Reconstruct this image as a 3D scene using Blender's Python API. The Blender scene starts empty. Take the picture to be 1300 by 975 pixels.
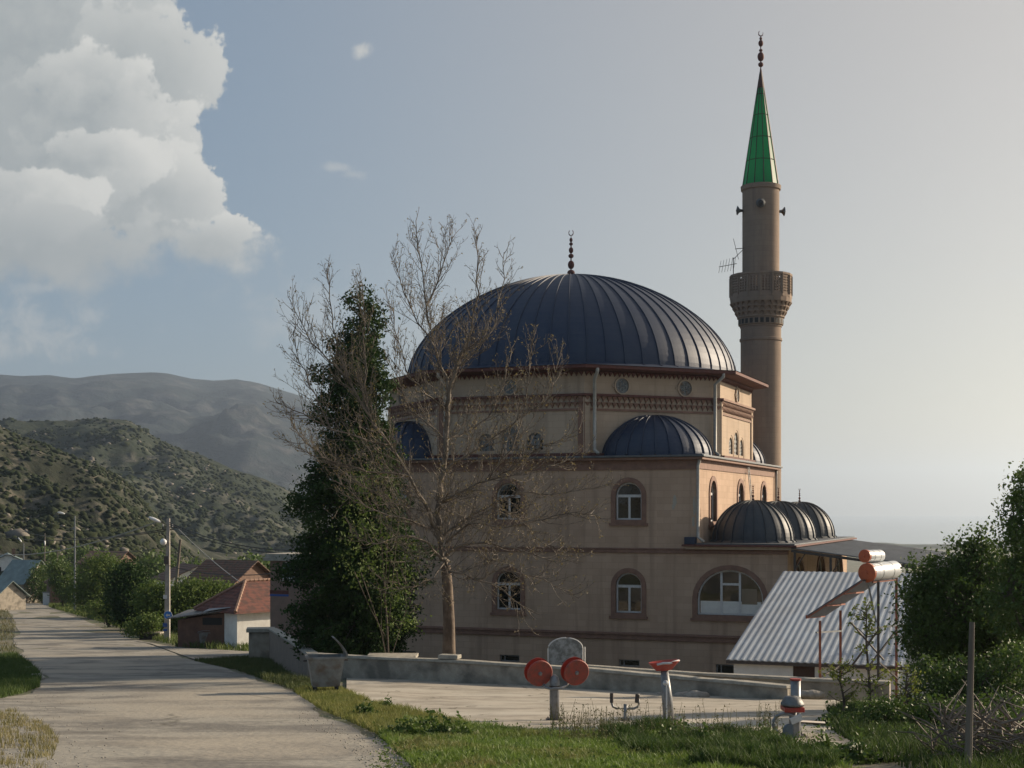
import bpy, math, random
import numpy as np
from mathutils import Vector, Matrix
from mathutils import noise as mn
R = math.radians
random.seed(7); rng = np.random.default_rng(7)
SC = bpy.context.scene
COL = SC.collection
F = 1800.0; HZ = 648.0          # focal length in photo pixels, horizon row
SUN_AZ, SUN_EL = 62.0, 20.0     # clockwise from the view direction

# ------------------------------------------------------------------ materials
def nt(m):
    m.use_nodes = True
    t = m.node_tree; t.nodes.clear(); return t
def mat(name, base, base2=None, rough=.8, metal=0., scale=4., detail=6., bump=0., bscale=None, spec=.5,
        trans=0., stretch=(1, 1, 1), lo=.35, hi=.65, base3=None, s3=.5, coat=0.):
    m = bpy.data.materials.new(name); t = nt(m); N = t.nodes; L = t.links
    out = N.new('ShaderNodeOutputMaterial'); b = N.new('ShaderNodeBsdfPrincipled')
    b.inputs['Roughness'].default_value = rough; b.inputs['Metallic'].default_value = metal
    b.inputs['Specular IOR Level'].default_value = spec
    b.inputs['Coat Weight'].default_value = coat
    tc = N.new('ShaderNodeTexCoord'); mp = N.new('ShaderNodeMapping'); mp.inputs['Scale'].default_value = stretch
    L.new(tc.outputs['Object'], mp.inputs[0])
    c = (*base, 1)
    b.inputs['Base Color'].default_value = c
    sock = None
    if base2:
        n = N.new('ShaderNodeTexNoise'); n.inputs['Scale'].default_value = scale; n.inputs['Detail'].default_value = detail
        n.inputs['Roughness'].default_value = .65
        L.new(mp.outputs[0], n.inputs[0])
        r = N.new('ShaderNodeMapRange'); r.inputs[1].default_value = lo; r.inputs[2].default_value = hi
        L.new(n.outputs[0], r.inputs[0])
        mx = N.new('ShaderNodeMix'); mx.data_type = 'RGBA'
        mx.inputs[6].default_value = c; mx.inputs[7].default_value = (*base2, 1)
        L.new(r.outputs[0], mx.inputs[0]); sock = mx.outputs[2]
        if base3:
            n3 = N.new('ShaderNodeTexNoise'); n3.inputs['Scale'].default_value = s3; n3.inputs['Detail'].default_value = 5
            L.new(mp.outputs[0], n3.inputs[0])
            r3 = N.new('ShaderNodeMapRange'); r3.inputs[1].default_value = .48; r3.inputs[2].default_value = .66
            L.new(n3.outputs[0], r3.inputs[0])
            m3 = N.new('ShaderNodeMix'); m3.data_type = 'RGBA'; m3.inputs[7].default_value = (*base3, 1)
            L.new(sock, m3.inputs[6]); L.new(r3.outputs[0], m3.inputs[0]); sock = m3.outputs[2]
        L.new(sock, b.inputs['Base Color'])
    if bump:
        n2 = N.new('ShaderNodeTexNoise'); n2.inputs['Scale'].default_value = bscale or scale * 3; n2.inputs['Detail'].default_value = 5
        L.new(mp.outputs[0], n2.inputs[0])
        bp = N.new('ShaderNodeBump'); bp.inputs['Strength'].default_value = bump; bp.inputs['Distance'].default_value = .05
        L.new(n2.outputs[0], bp.inputs['Height']); L.new(bp.outputs[0], b.inputs['Normal'])
    if trans:
        tr = N.new('ShaderNodeBsdfTranslucent'); mxs = N.new('ShaderNodeMixShader'); mxs.inputs[0].default_value = trans
        if sock: L.new(sock, tr.inputs[0])
        else: tr.inputs[0].default_value = c
        L.new(b.outputs[0], mxs.inputs[1]); L.new(tr.outputs[0], mxs.inputs[2]); L.new(mxs.outputs[0], out.inputs[0])
    else:
        L.new(b.outputs[0], out.inputs[0])
    return m
def stone_mat(name, c1, c2, mortar, bw=.62, bh=.3, stain=(.2, .14, .1)):
    """plastered ashlar: faint courses, weather stains"""
    m = bpy.data.materials.new(name); t = nt(m); N = t.nodes; L = t.links
    out = N.new('ShaderNodeOutputMaterial'); b = N.new('ShaderNodeBsdfPrincipled'); b.inputs['Roughness'].default_value = .9
    b.inputs['Specular IOR Level'].default_value = .25
    tc = N.new('ShaderNodeTexCoord'); sp = N.new('ShaderNodeSeparateXYZ'); L.new(tc.outputs['Object'], sp.inputs[0])
    ml = N.new('ShaderNodeMath'); ml.operation = 'MULTIPLY'; ml.inputs[1].default_value = .93; L.new(sp.outputs[1], ml.inputs[0])
    ad = N.new('ShaderNodeMath'); L.new(sp.outputs[0], ad.inputs[0]); L.new(ml.outputs[0], ad.inputs[1])
    cb = N.new('ShaderNodeCombineXYZ'); L.new(ad.outputs[0], cb.inputs[0]); L.new(sp.outputs[2], cb.inputs[1])
    br = N.new('ShaderNodeTexBrick'); br.inputs['Scale'].default_value = 1; br.inputs['Brick Width'].default_value = bw
    br.inputs['Row Height'].default_value = bh; br.inputs['Mortar Size'].default_value = .006; br.inputs['Mortar Smooth'].default_value = .5
    br.inputs['Bias'].default_value = 0
    br.inputs['Color1'].default_value = (*c1, 1); br.inputs['Color2'].default_value = (*c2, 1); br.inputs['Mortar'].default_value = (*mortar, 1)
    L.new(cb.outputs[0], br.inputs[0])
    n = N.new('ShaderNodeTexNoise'); n.inputs['Scale'].default_value = .55; n.inputs['Detail'].default_value = 8; n.inputs['Roughness'].default_value = .62
    mp = N.new('ShaderNodeMapping'); mp.inputs['Scale'].default_value = (1, 1, .6); L.new(tc.outputs['Object'], mp.inputs[0]); L.new(mp.outputs[0], n.inputs[0])
    r = N.new('ShaderNodeMapRange'); r.inputs[1].default_value = .42; r.inputs[2].default_value = .72; r.inputs[4].default_value = .62
    L.new(n.outputs[0], r.inputs[0])
    mx = N.new('ShaderNodeMix'); mx.data_type = 'RGBA'; mx.inputs[7].default_value = (*stain, 1)
    L.new(br.outputs[0], mx.inputs[6]); L.new(r.outputs[0], mx.inputs[0])
    # vertical drip streaks
    n4 = N.new('ShaderNodeTexNoise'); n4.inputs['Scale'].default_value = 1.6; n4.inputs['Detail'].default_value = 4
    mp4 = N.new('ShaderNodeMapping'); mp4.inputs['Scale'].default_value = (1.6, 1.6, .12); L.new(tc.outputs['Object'], mp4.inputs[0]); L.new(mp4.outputs[0], n4.inputs[0])
    r4 = N.new('ShaderNodeMapRange'); r4.inputs[1].default_value = .52; r4.inputs[2].default_value = .72; r4.inputs[4].default_value = .5
    L.new(n4.outputs[0], r4.inputs[0])
    mx4 = N.new('ShaderNodeMix'); mx4.data_type = 'RGBA'; mx4.inputs[7].default_value = (stain[0] * .68, stain[1] * .68, stain[2] * .7, 1)
    L.new(mx.outputs[2], mx4.inputs[6]); L.new(r4.outputs[0], mx4.inputs[0])
    L.new(mx4.outputs[2], b.inputs['Base Color'])
    n2 = N.new('ShaderNodeTexNoise'); n2.inputs['Scale'].default_value = 14; L.new(tc.outputs['Object'], n2.inputs[0])
    bp = N.new('ShaderNodeBump'); bp.inputs['Strength'].default_value = .25; bp.inputs['Distance'].default_value = .02
    L.new(n2.outputs[0], bp.inputs['Height']); L.new(bp.outputs[0], b.inputs['Normal'])
    L.new(b.outputs[0], out.inputs[0]); return m

M = {}
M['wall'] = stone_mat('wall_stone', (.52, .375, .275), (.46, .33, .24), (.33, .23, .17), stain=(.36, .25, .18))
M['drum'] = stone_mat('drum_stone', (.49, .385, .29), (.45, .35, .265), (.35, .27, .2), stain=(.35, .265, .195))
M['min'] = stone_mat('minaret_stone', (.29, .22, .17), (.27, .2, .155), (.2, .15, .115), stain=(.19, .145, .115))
M['trim'] = mat('red_trim', (.26, .15, .11), (.19, .11, .08), scale=3, bump=.2)
M['trimdark'] = mat('dark_red_trim', (.14, .05, .04), (.09, .035, .03), scale=5)
M['lead'] = mat('dome_metal', (.016, .03, .066), (.028, .042, .074), rough=.58, metal=.1, scale=.8, spec=.5, bump=.05, bscale=6)
M['leadg'] = mat('small_dome_metal', (.03, .038, .05), (.05, .057, .064), rough=.57, metal=.1, scale=1.5, spec=.5, bump=.05, bscale=6)
M['roofmetal'] = mat('grey_sheet', (.13, .14, .15), (.08, .085, .09), rough=.5, metal=.3, scale=1.2, stretch=(1, .2, 1))
M['galv'] = mat('galvanised_sheet', (.34, .37, .4), (.26, .28, .31), rough=.52, metal=.5, scale=2.5, bump=.1, bscale=8)
M['galvr'] = mat('blue_grey_sheet', (.42, .47, .52), (.33, .36, .4), rough=.5, metal=.35, scale=1.2, stretch=(1, .3, 1), bump=.08, bscale=5, base3=(.36, .39, .42), s3=.9)
M['galvd'] = mat('dull_galvanised', (.2, .21, .21), (.11, .115, .12), rough=.55, metal=.35, scale=5, bump=.2, base3=(.12, .08, .055), s3=4)
M['steel'] = mat('painted_steel', (.26, .27, .28), (.16, .165, .17), rough=.45, metal=.3, scale=9)
M['darksteel'] = mat('dark_steel', (.05, .05, .052), (.09, .07, .06), rough=.6, metal=.4, scale=8)
M['pipe'] = mat('white_pipe', (.42, .41, .38), (.3, .28, .25), rough=.6, scale=6)
M['frame'] = mat('white_frame', (.62, .62, .62), (.5, .5, .5), rough=.45, scale=8)
M['white'] = mat('white_wash', (.74, .74, .71), (.6, .59, .56), scale=1.5, bump=.2)
M['conc'] = mat('rough_concrete', (.4, .35, .28), (.28, .245, .195), scale=2.2, detail=9, bump=.5, bscale=9, base3=(.17, .15, .12), s3=1.3)
M['concl'] = mat('concrete_cap', (.43, .4, .34), (.27, .25, .21), scale=3, detail=9, bump=.4, bscale=10)
M['red'] = mat('red_plastic', (.4, .035, .022), (.25, .04, .03), rough=.45, scale=9, detail=9)
M['redshade'] = mat('shaded_red_plastic', (.34, .06, .04), (.2, .06, .045), rough=.6, scale=8, detail=10, lo=.42, hi=.6)  # shade of the front wheel plates put into a duller red; mottling is scuffs
M['orange'] = mat('orange_cap', (.45, .1, .03), (.36, .075, .028), rough=.45, scale=6)
M['tank'] = mat('tank_steel', (.5, .53, .56), (.42, .44, .46), rough=.4, metal=.2, scale=5)
M['panel'] = mat('collector_back', (.07, .07, .075), (.12, .1, .09), rough=.5, metal=.3, scale=5)
M['orust'] = mat('rust_frame', (.33, .1, .05), (.2, .07, .045), rough=.7, scale=8)
M['wood'] = mat('grey_wood', (.2, .17, .13), (.1, .08, .065), scale=3, stretch=(1, 1, .15), bump=.3)
M['pole'] = mat('pole_concrete', (.36, .33, .29), (.24, .22, .2), scale=3, bump=.2)
M['brown'] = mat('brown_wall', (.16, .09, .06), (.1, .055, .04), scale=2, bump=.3)
M['door'] = mat('brown_door', (.07, .035, .025), (.05, .028, .02), scale=3)
M['bark'] = mat('plane_bark', (.17, .125, .09), (.075, .05, .035), scale=2.6, detail=9, bump=.5, stretch=(1, 1, .5), lo=.42, hi=.58)
M['twig'] = mat('twig_bark', (.2, .165, .13), (.09, .07, .052), scale=1.3, detail=6, lo=.42, hi=.6)
M['bud'] = mat('buds', (.27, .22, .08), (.17, .13, .05), scale=4, trans=.3)
M['barkd'] = mat('dark_bark', (.1, .075, .055), (.05, .04, .03), scale=6, bump=.4)
M['fir'] = mat('fir_leaf', (.018, .042, .012), (.045, .085, .02), scale=1.1, detail=9, trans=.18, rough=.75, spec=.2)
M['leafd'] = mat('dark_leaf', (.042, .08, .016), (.11, .165, .035), scale=2.5, detail=9, trans=.3, rough=.55, spec=.35)
M['leafm'] = mat('mid_leaf', (.06, .105, .02), (.13, .18, .035), scale=1.5, detail=9, trans=.3)
M['leafy'] = mat('yellow_leaf', (.13, .17, .03), (.24, .26, .05), scale=2, detail=9, trans=.35)
M['grass'] = mat('grass_blade', (.08, .145, .02), (.19, .27, .045), scale=3.5, detail=10, trans=.35, rough=.6, base3=(.2, .19, .06), s3=1.1)
M['dry'] = mat('dry_grass', (.3, .25, .12), (.15, .15, .05), scale=2, detail=8, trans=.3)
M['scrub'] = mat('scrub_leaf', (.016, .026, .013), (.035, .042, .02), scale=.02, detail=12, rough=.95, spec=.1)
M['soil'] = mat('soil_grass', (.15, .125, .085), (.07, .095, .03), scale=.35, detail=10, bump=.6, bscale=3, base3=(.19, .155, .11), s3=.18)
M['road'] = mat('worn_asphalt', (.3, .28, .24), (.175, .163, .145), scale=.4, detail=14, bump=.6, bscale=7, lo=.45, hi=.56, base3=(.34, .305, .25), s3=.17, rough=.92, spec=.2)
M['plaza'] = mat('old_concrete', (.42, .375, .31), (.29, .26, .215), scale=.9, detail=12, bump=.35, bscale=6, base3=(.47, .43, .36), s3=.4, rough=.95, spec=.15, lo=.42, hi=.58, stretch=(.8, 1.1, 1))
def cracked(m, scale, wid, col, strength=.7):
    t = m.node_tree; N = t.nodes; L = t.links; b = [n for n in N if n.type == 'BSDF_PRINCIPLED'][0]; src = b.inputs['Base Color'].links[0].from_socket
    tc = N.new('ShaderNodeTexCoord'); ns = N.new('ShaderNodeTexNoise'); ns.inputs['Scale'].default_value = 1.3; ns.inputs['Detail'].default_value = 6
    L.new(tc.outputs['Object'], ns.inputs[0]); va = N.new('ShaderNodeVectorMath'); va.operation = 'MULTIPLY_ADD'; va.inputs[1].default_value = (1.1, 1.1, 0)
    L.new(ns.outputs['Color'], va.inputs[0]); L.new(tc.outputs['Object'], va.inputs[2])
    v = N.new('ShaderNodeTexVoronoi'); v.feature = 'DISTANCE_TO_EDGE'; v.inputs['Scale'].default_value = scale; L.new(va.outputs[0], v.inputs[0])
    r = N.new('ShaderNodeMapRange'); r.inputs[1].default_value = 0; r.inputs[2].default_value = wid; r.inputs[3].default_value = strength; r.inputs[4].default_value = 0; L.new(v.outputs['Distance'], r.inputs[0])
    n2 = N.new('ShaderNodeTexNoise'); n2.inputs['Scale'].default_value = .5; L.new(tc.outputs['Object'], n2.inputs[0]); r2 = N.new('ShaderNodeMapRange'); r2.inputs[1].default_value = .45; r2.inputs[2].default_value = .55; L.new(n2.outputs[0], r2.inputs[0])
    mu = N.new('ShaderNodeMath'); mu.operation = 'MULTIPLY'; L.new(r.outputs[0], mu.inputs[0]); L.new(r2.outputs[0], mu.inputs[1])
    mx = N.new('ShaderNodeMix'); mx.data_type = 'RGBA'; mx.inputs[7].default_value = (*col, 1); L.new(src, mx.inputs[6]); L.new(mu.outputs[0], mx.inputs[0]); L.new(mx.outputs[2], b.inputs['Base Color'])
cracked(M['plaza'], .3, .016, (.09, .08, .06), .9); cracked(M['road'], .16, .014, (.11, .1, .08), .8)
M['gravel'] = mat('gravel', (.42, .39, .33), (.28, .25, .21), scale=8, bump=.5)
M['rock'] = mat('rock', (.33, .3, .26), (.2, .18, .15), scale=4, bump=.5)
M['black'] = mat('black_rubber', (.015, .015, .015), rough=.7)
M['blue'] = mat('sign_blue', (.02, .16, .5), rough=.4)
M['bluep'] = mat('blue_paint', (.03, .08, .28), rough=.6)
M['paper'] = mat('paper', (.6, .6, .58), (.5, .5, .5), scale=30)
M['wire'] = mat('cable_black', (.02, .02, .022), rough=.6)
M['wirel'] = mat('cable_grey', (.3, .3, .29), rough=.6)
M['greenroof'] = mat('green_grey_sheet', (.2, .26, .25), (.13, .17, .17), rough=.5, metal=.2, scale=1)
M['water'] = mat('lake', (.12, .15, .17), rough=.15, bump=.1, base2=(.1, .13, .15), scale=.001)
M['lampw'] = mat('lamp_white', (.7, .7, .7), rough=.3)

def tile_mat(name, c1, c2):
    m = bpy.data.materials.new(name); t = nt(m); N = t.nodes; L = t.links
    out = N.new('ShaderNodeOutputMaterial'); b = N.new('ShaderNodeBsdfPrincipled'); b.inputs['Roughness'].default_value = .85
    tc = N.new('ShaderNodeTexCoord'); n = N.new('ShaderNodeTexNoise'); n.inputs['Scale'].default_value = 3; n.inputs['Detail'].default_value = 8
    L.new(tc.outputs['Object'], n.inputs[0])
    r = N.new('ShaderNodeMapRange'); r.inputs[1].default_value = .4; r.inputs[2].default_value = .62; L.new(n.outputs[0], r.inputs[0])
    mx = N.new('ShaderNodeMix'); mx.data_type = 'RGBA'; mx.inputs[6].default_value = (*c1, 1); mx.inputs[7].default_value = (*c2, 1)
    L.new(r.outputs[0], mx.inputs[0]); L.new(mx.outputs[2], b.inputs['Base Color'])
    w = N.new('ShaderNodeTexWave'); w.wave_type = 'BANDS'; w.bands_direction = 'Z'; w.inputs['Scale'].default_value = 1.6; w.inputs['Distortion'].default_value = .6
    L.new(tc.outputs['Object'], w.inputs[0])
    bp = N.new('ShaderNodeBump'); bp.inputs['Strength'].default_value = .7; bp.inputs['Distance'].default_value = .06
    L.new(w.outputs[1], bp.inputs['Height']); L.new(bp.outputs[0], b.inputs['Normal'])
    L.new(b.outputs[0], out.inputs[0]); return m
M['tile'] = tile_mat('roof_tile', (.17, .062, .045), (.085, .04, .032))
M['tileo'] = tile_mat('old_roof_tile', (.15, .075, .05), (.085, .06, .042))
def glass_mat(name, col, rough=.06):
    m = bpy.data.materials.new(name); t = nt(m); N = t.nodes; L = t.links
    out = N.new('ShaderNodeOutputMaterial'); b = N.new('ShaderNodeBsdfPrincipled')
    b.inputs['Base Color'].default_value = (*col, 1); b.inputs['Roughness'].default_value = rough; b.inputs['Specular IOR Level'].default_value = .8
    tc = N.new('ShaderNodeTexCoord'); n = N.new('ShaderNodeTexNoise'); n.inputs['Scale'].default_value = .9; L.new(tc.outputs['Object'], n.inputs[0])
    bp = N.new('ShaderNodeBump'); bp.inputs['Strength'].default_value = .25; bp.inputs['Distance'].default_value = .03
    L.new(n.outputs[0], bp.inputs['Height']); L.new(bp.outputs[0], b.inputs['Normal']); L.new(b.outputs[0], out.inputs[0]); return m
M['glass'] = glass_mat('dark_window', (.012, .013, .012))
M['blind'] = glass_mat('window_blind', (.11, .1, .085), .15)
def spire_mat():
    m = bpy.data.materials.new('green_panel'); t = nt(m); N = t.nodes; L = t.links
    out = N.new('ShaderNodeOutputMaterial'); b = N.new('ShaderNodeBsdfPrincipled'); tr = N.new('ShaderNodeBsdfTranslucent')
    b.inputs['Base Color'].default_value = (.03, .14, .085, 1); b.inputs['Roughness'].default_value = .3
    tr.inputs[0].default_value = (.1, .5, .28, 1)
    mx = N.new('ShaderNodeMixShader'); mx.inputs[0].default_value = .62
    L.new(b.outputs[0], mx.inputs[1]); L.new(tr.outputs[0], mx.inputs[2]); L.new(mx.outputs[0], out.inputs[0]); return m
M['spire'] = spire_mat()

# ------------------------------------------------------------------ object helpers
def tag(o, label=None, cat=None, group=None, kind=None):
    if label: o['label'] = label
    if cat: o['category'] = cat
    if group: o['group'] = group
    if kind: o['kind'] = kind
    return o
def thing(name, label, cat, loc=(0, 0, 0), rz=0., group=None):
    o = bpy.data.objects.new(name, None); COL.objects.link(o); o.location = loc; o.rotation_euler = (0, 0, rz)
    o.empty_display_size = .2
    return tag(o, label, cat, group)
class MB:
    def __init__(s): s.v = []; s.f = []
    def add(s, vs, fs):
        k = len(s.v); s.v.extend([tuple(map(float, q)) for q in vs]); s.f.extend([tuple(i + k for i in f) for f in fs]); return s
    def box(s, x0, x1, y0, y1, z0, z1):
        return s.add([(x0, y0, z0), (x1, y0, z0), (x1, y1, z0), (x0, y1, z0), (x0, y0, z1), (x1, y0, z1), (x1, y1, z1), (x0, y1, z1)],
                     [(0, 3, 2, 1), (4, 5, 6, 7), (0, 1, 5, 4), (1, 2, 6, 5), (2, 3, 7, 6), (3, 0, 4, 7)])
    def hexa(s, b, t):          # bottom quad, top quad
        return s.add(list(b) + list(t), [(0, 3, 2, 1), (4, 5, 6, 7), (0, 1, 5, 4), (1, 2, 6, 5), (2, 3, 7, 6), (3, 0, 4, 7)])
    def obar(s, a, b, w, h):     # rectangular bar between two points
        a = Vector(a); b = Vector(b); d = (b - a).normalized(); up = Vector((0, 0, 1)) if abs(d.z) < .95 else Vector((0, 1, 0))
        x = d.cross(up).normalized() * w / 2; z = x.cross(d).normalized() * h / 2
        return s.hexa([a - x - z, a + x - z, a + x + z, a - x + z], [b - x - z, b + x - z, b + x + z, b - x + z])
    def tube(s, pts, rad, n=8, cap=True):
        P = [Vector(p) for p in pts]; m = len(P)
        if not hasattr(rad, '__len__'): rad = [rad] * m
        k = len(s.v); ref = None
        for i, p in enumerate(P):
            d = (P[min(i + 1, m - 1)] - P[max(i - 1, 0)])
            if d.length < 1e-9: d = Vector((0, 0, 1))
            d.normalize()
            if ref is None: ref = Vector((0, 0, 1)) if abs(d.z) < .9 else Vector((1, 0, 0))
            x = d.cross(ref); 
            if x.length < 1e-6: x = d.cross(Vector((0, 1, 0)))
            x.normalize(); y = d.cross(x)
            ref = ref if abs(d.dot(ref)) < .95 else y
            for j in range(n):
                a = 2 * math.pi * j / n; q = p + (x * math.cos(a) + y * math.sin(a)) * rad[i]; s.v.append((q.x, q.y, q.z))
        for i in range(m - 1):
            for j in range(n):
                a = k + i * n + j; b = k + i * n + (j + 1) % n; s.f.append((a, b, b + n, a + n))
        if cap:
            s.f.append(tuple(k + j for j in range(n))[::-1]); s.f.append(tuple(k + (m - 1) * n + j for j in range(n)))
        return s
    def lathe(s, prof, n=24, c=(0, 0), a0=0., cap=True):
        k = len(s.v)
        for r, z in prof:
            for j in range(n):
                a = a0 + 2 * math.pi * j / n; s.v.append((c[0] + r * math.cos(a), c[1] + r * math.sin(a), z))
        for i in range(len(prof) - 1):
            for j in range(n):
                a = k + i * n + j; b = k + i * n + (j + 1) % n; s.f.append((a, b, b + n, a + n))
        if cap: s.f.append(tuple(k + j for j in range(n))[::-1]); s.f.append(tuple(k + (len(prof) - 1) * n + j for j in range(n)))
        return s
    def ball(s, c, r, n=10, m=7, sq=(1, 1, 1)):
        k = len(s.v)
        for i in range(m + 1):
            th = math.pi * i / m
            for j in range(n):
                a = 2 * math.pi * j / n; s.v.append((c[0] + r * sq[0] * math.sin(th) * math.cos(a), c[1] + r * sq[1] * math.sin(th) * math.sin(a), c[2] + r * sq[2] * math.cos(th)))
        for i in range(m):
            for j in range(n):
                a = k + i * n + j; b = k + i * n + (j + 1) % n; s.f.append((a, a + n, b + n, b))
        return s
    def disc(s, c, axis, r, t, n=28, r2=None):     # cylinder centred at c along axis
        ax = Vector(axis).normalized() * t / 2; c = Vector(c)
        return s.tube([c - ax, c + ax], [r, r if r2 is None else r2], n)
    def arr(s, V, Fc): return s.add(V, Fc)
    def xf(s, fn): s.v = [tuple(fn(*p)) for p in s.v]; return s
    def build(s, name, m, parent=None, shift=(0, 0, 0), smooth=False, bevel=0., base=None):
        """base: origin for a top-level mesh"""
        v = np.array(s.v, dtype=float).reshape(-1, 3) + np.array(shift)
        if base is not None: v = v - np.array(base)
        me = bpy.data.meshes.new(name); me.from_pydata(v.tolist(), [], s.f); me.update()
        if m is not None: me.materials.append(m)
        if smooth: me.polygons.foreach_set('use_smooth', [True] * len(me.polygons))
        o = bpy.data.objects.new(name, me); COL.objects.link(o)
        if parent: o.parent = parent
        if base is not None: o.location = base
        if bevel:
            b = o.modifiers.new('bevel', 'BEVEL'); b.width = bevel; b.segments = 2; b.limit_method = 'ANGLE'
        return o
def npmesh(name, V, Fq, m, parent=None, base=None, smooth=False):
    """fast mesh: V (n,3), Fq (k,3 or 4)"""
    V = np.asarray(V, dtype=np.float32)
    if base is not None: V = V - np.array(base, dtype=np.float32)
    Fq = np.asarray(Fq, dtype=np.int32); k, c = Fq.shape
    me = bpy.data.meshes.new(name); me.vertices.add(len(V)); me.vertices.foreach_set('co', V.ravel())
    me.loops.add(k * c); me.loops.foreach_set('vertex_index', Fq.ravel()); me.polygons.add(k)
    me.polygons.foreach_set('loop_start', np.arange(0, k * c, c, dtype=np.int32))
    me.polygons.foreach_set('loop_total', np.full(k, c, dtype=np.int32))
    if smooth: me.polygons.foreach_set('use_smooth', np.ones(k, dtype=bool))
    me.update(calc_edges=True); me.validate()
    me.materials.append(m)
    o = bpy.data.objects.new(name, me); COL.objects.link(o)
    if parent: o.parent = parent
    if base is not None: o.location = base
    return o
def holed(outline, holes, thick):
    """flat slab in XZ with holes; front face at y=0, back at y=thick"""
    cu = bpy.data.curves.new('t', 'CURVE'); cu.dimensions = '2D'; cu.fill_mode = 'BOTH'; cu.extrude = thick / 2
    for pl in [outline] + holes:
        sp = cu.splines.new('POLY'); sp.points.add(len(pl) - 1)
        for i, p in enumerate(pl): sp.points[i].co = (p[0], p[1], 0, 1)
        sp.use_cyclic_u = True
    ob = bpy.data.objects.new('t', cu); COL.objects.link(ob)
    dg = bpy.context.evaluated_depsgraph_get(); me = bpy.data.meshes.new_from_object(ob.evaluated_get(dg))
    vs = [(v.co.x, thick / 2 + v.co.z, v.co.y) for v in me.vertices]; fs = [tuple(p.vertices) for p in me.polygons]
    bpy.data.objects.remove(ob); bpy.data.curves.remove(cu); bpy.data.meshes.remove(me)
    return vs, fs
def dup(root, loc, rz=None, label=None, scale=None):
    r = root.copy(); COL.objects.link(r); r.location = loc
    if rz is not None: r.rotation_euler = (0, 0, rz)
    if label: r['label'] = label
    if scale: r.scale = (scale,) * 3
    for ch in list(root.children):
        c = ch.copy(); COL.objects.link(c); c.parent = r
        for g in ch.children:
            d = g.copy(); COL.objects.link(d); d.parent = c
    return r
def at(px, py, Y): return Vector(((px - 650) / F * Y, Y, (HZ - py) / F * Y))

# ------------------------------------------------------------------ terrain height
GY = [-60, 0, 17, 27, 45, 65, 100, 150, 250, 400, 1000, 2400, 20000]
GZ = [2.5, -1.55, -3.1, -4.05, -5.75, -7.3, -9.65, -12.1, -16.3, -25, -45, -62, -62]
CP = []
for px, py, Y in ((1000, 892, 42), (435, 862, 52), (570, 866, 49.5), (800, 880, 46), (704, 922, 27), (850, 922, 27)):
    CP.append(((px - 650) / F * Y, Y, (HZ - py) / F * Y - np.interp(Y, GY, GZ)))
WX = [-6.2, -2.2, 3.8, 8.2, 9.6]; WY = [52, 49.5, 46, 42, 41]       # line of the low plaza wall
from bisect import bisect_right
def itp(x, X, Yv):
    if x <= X[0]: return Yv[0]
    if x >= X[-1]: return Yv[-1]
    i = bisect_right(X, x); t = (x - X[i - 1]) / (X[i] - X[i - 1]); return Yv[i - 1] + t * (Yv[i] - Yv[i - 1])
def h(x, y, yard=True):
    z = itp(y, GY, GZ); ws = 0; s = 0
    if y < 80 and abs(x) < 40:
        for cx, cy, r in CP:
            w = math.exp(-((x - cx) ** 2 + (y - cy) ** 2) / 30.); ws += w; s += w * r
        z += s / (ws + .1)
    if yard and y < 100 and x < 40:
        wy = itp(x, WX, WY) if x < 9.6 else 41 + (x - 9.6) * -.2
        lx = itp(y, (52, 78), (-6.2, -13.4))
        d = min(y - wy - .3, x - lx - .3, 94 - y)
        k = min(1, max(0, d / 1.0)); z = z * (1 - k) + min(z, -8.25) * k
    if y < 300: z += .05 * (mn.noise(Vector((x * .3, y * .3, 0)))) * (1 if not (abs(x) < 12 and 60 < y < 90) else 0)
    return z
def gp(px, py, yard=False):
    """ground point seen at a photo pixel"""
    tx = (px - 650) / F; tz = (HZ - py) / F; y = 8.; py_ = y
    while y < 2000:
        if tz * y <= h(tx * y, y, yard): break
        py_ = y; y *= 1.05
    a, b = py_, y
    for _ in range(13):
        m = (a + b) / 2
        if tz * m <= h(tx * m, m, yard): b = m
        else: a = m
    return Vector((tx * b, b, h(tx * b, b, yard)))

# ground sheet, fan grid to the horizon
def ground():
    ys = []
    y = -40.
    while y < 120: ys.append(y); y += 1.0
    while y < 15000: ys.append(y); y *= 1.045
    ts = np.linspace(-1, 1, 221); V = []; 
    for y in ys:
        half = 90 + max(0, y) * 1.15
        for t in ts:
            x = half * (t * .35 + .65 * t ** 3) if True else 0
            V.append((x, y, h(x, y)))
    n = len(ts); A = np.arange((len(ys) - 1) * n).reshape(-1, n)[:, :-1].ravel()
    return npmesh('ground', V, np.stack([A, A + 1, A + n + 1, A + n], 1), M['soil'], smooth=True)
tag(ground(), kind='structure')

def strip(name, rows, m, off, cols=14, jit=0.):
    """sheet between left and right pixel edges for each pixel row"""
    V = []; 
    for i, (py, l, r) in enumerate(rows):
        jl = jit * mn.noise(Vector((py * .13, 1.7, 0))) * (py - 700) / 10; jr = jit * mn.noise(Vector((py * .13, 9.1, 0))) * (py - 700) / 10
        for c in range(cols + 1):
            q = gp(l + jl + (r + jr - l - jl) * c / cols, py); V.append((q.x, q.y, q.z + off))
    n = cols + 1; Fq = []
    for i in range(len(rows) - 1):
        for c in range(cols): a = i * n + c; Fq.append((a, a + 1, a + n + 1, a + n))
    return npmesh(name, V, Fq, m, smooth=True)
def interp_rows(L, Rr, y0, y1, step=2.5):
    ys = np.arange(y0, y1 + .1, step)
    return [(y, np.interp(y, [p[0] for p in L], [p[1] for p in L]), np.interp(y, [p[0] for p in Rr], [p[1] for p in Rr])) for y in ys]
LE = [(765.5, 5), (775, 8), (790, 20), (812, 18), (830, 22), (845, 42), (860, 60), (872, 62), (882, 35), (890, -30), (975, -80), (1100, -200)]
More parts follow.
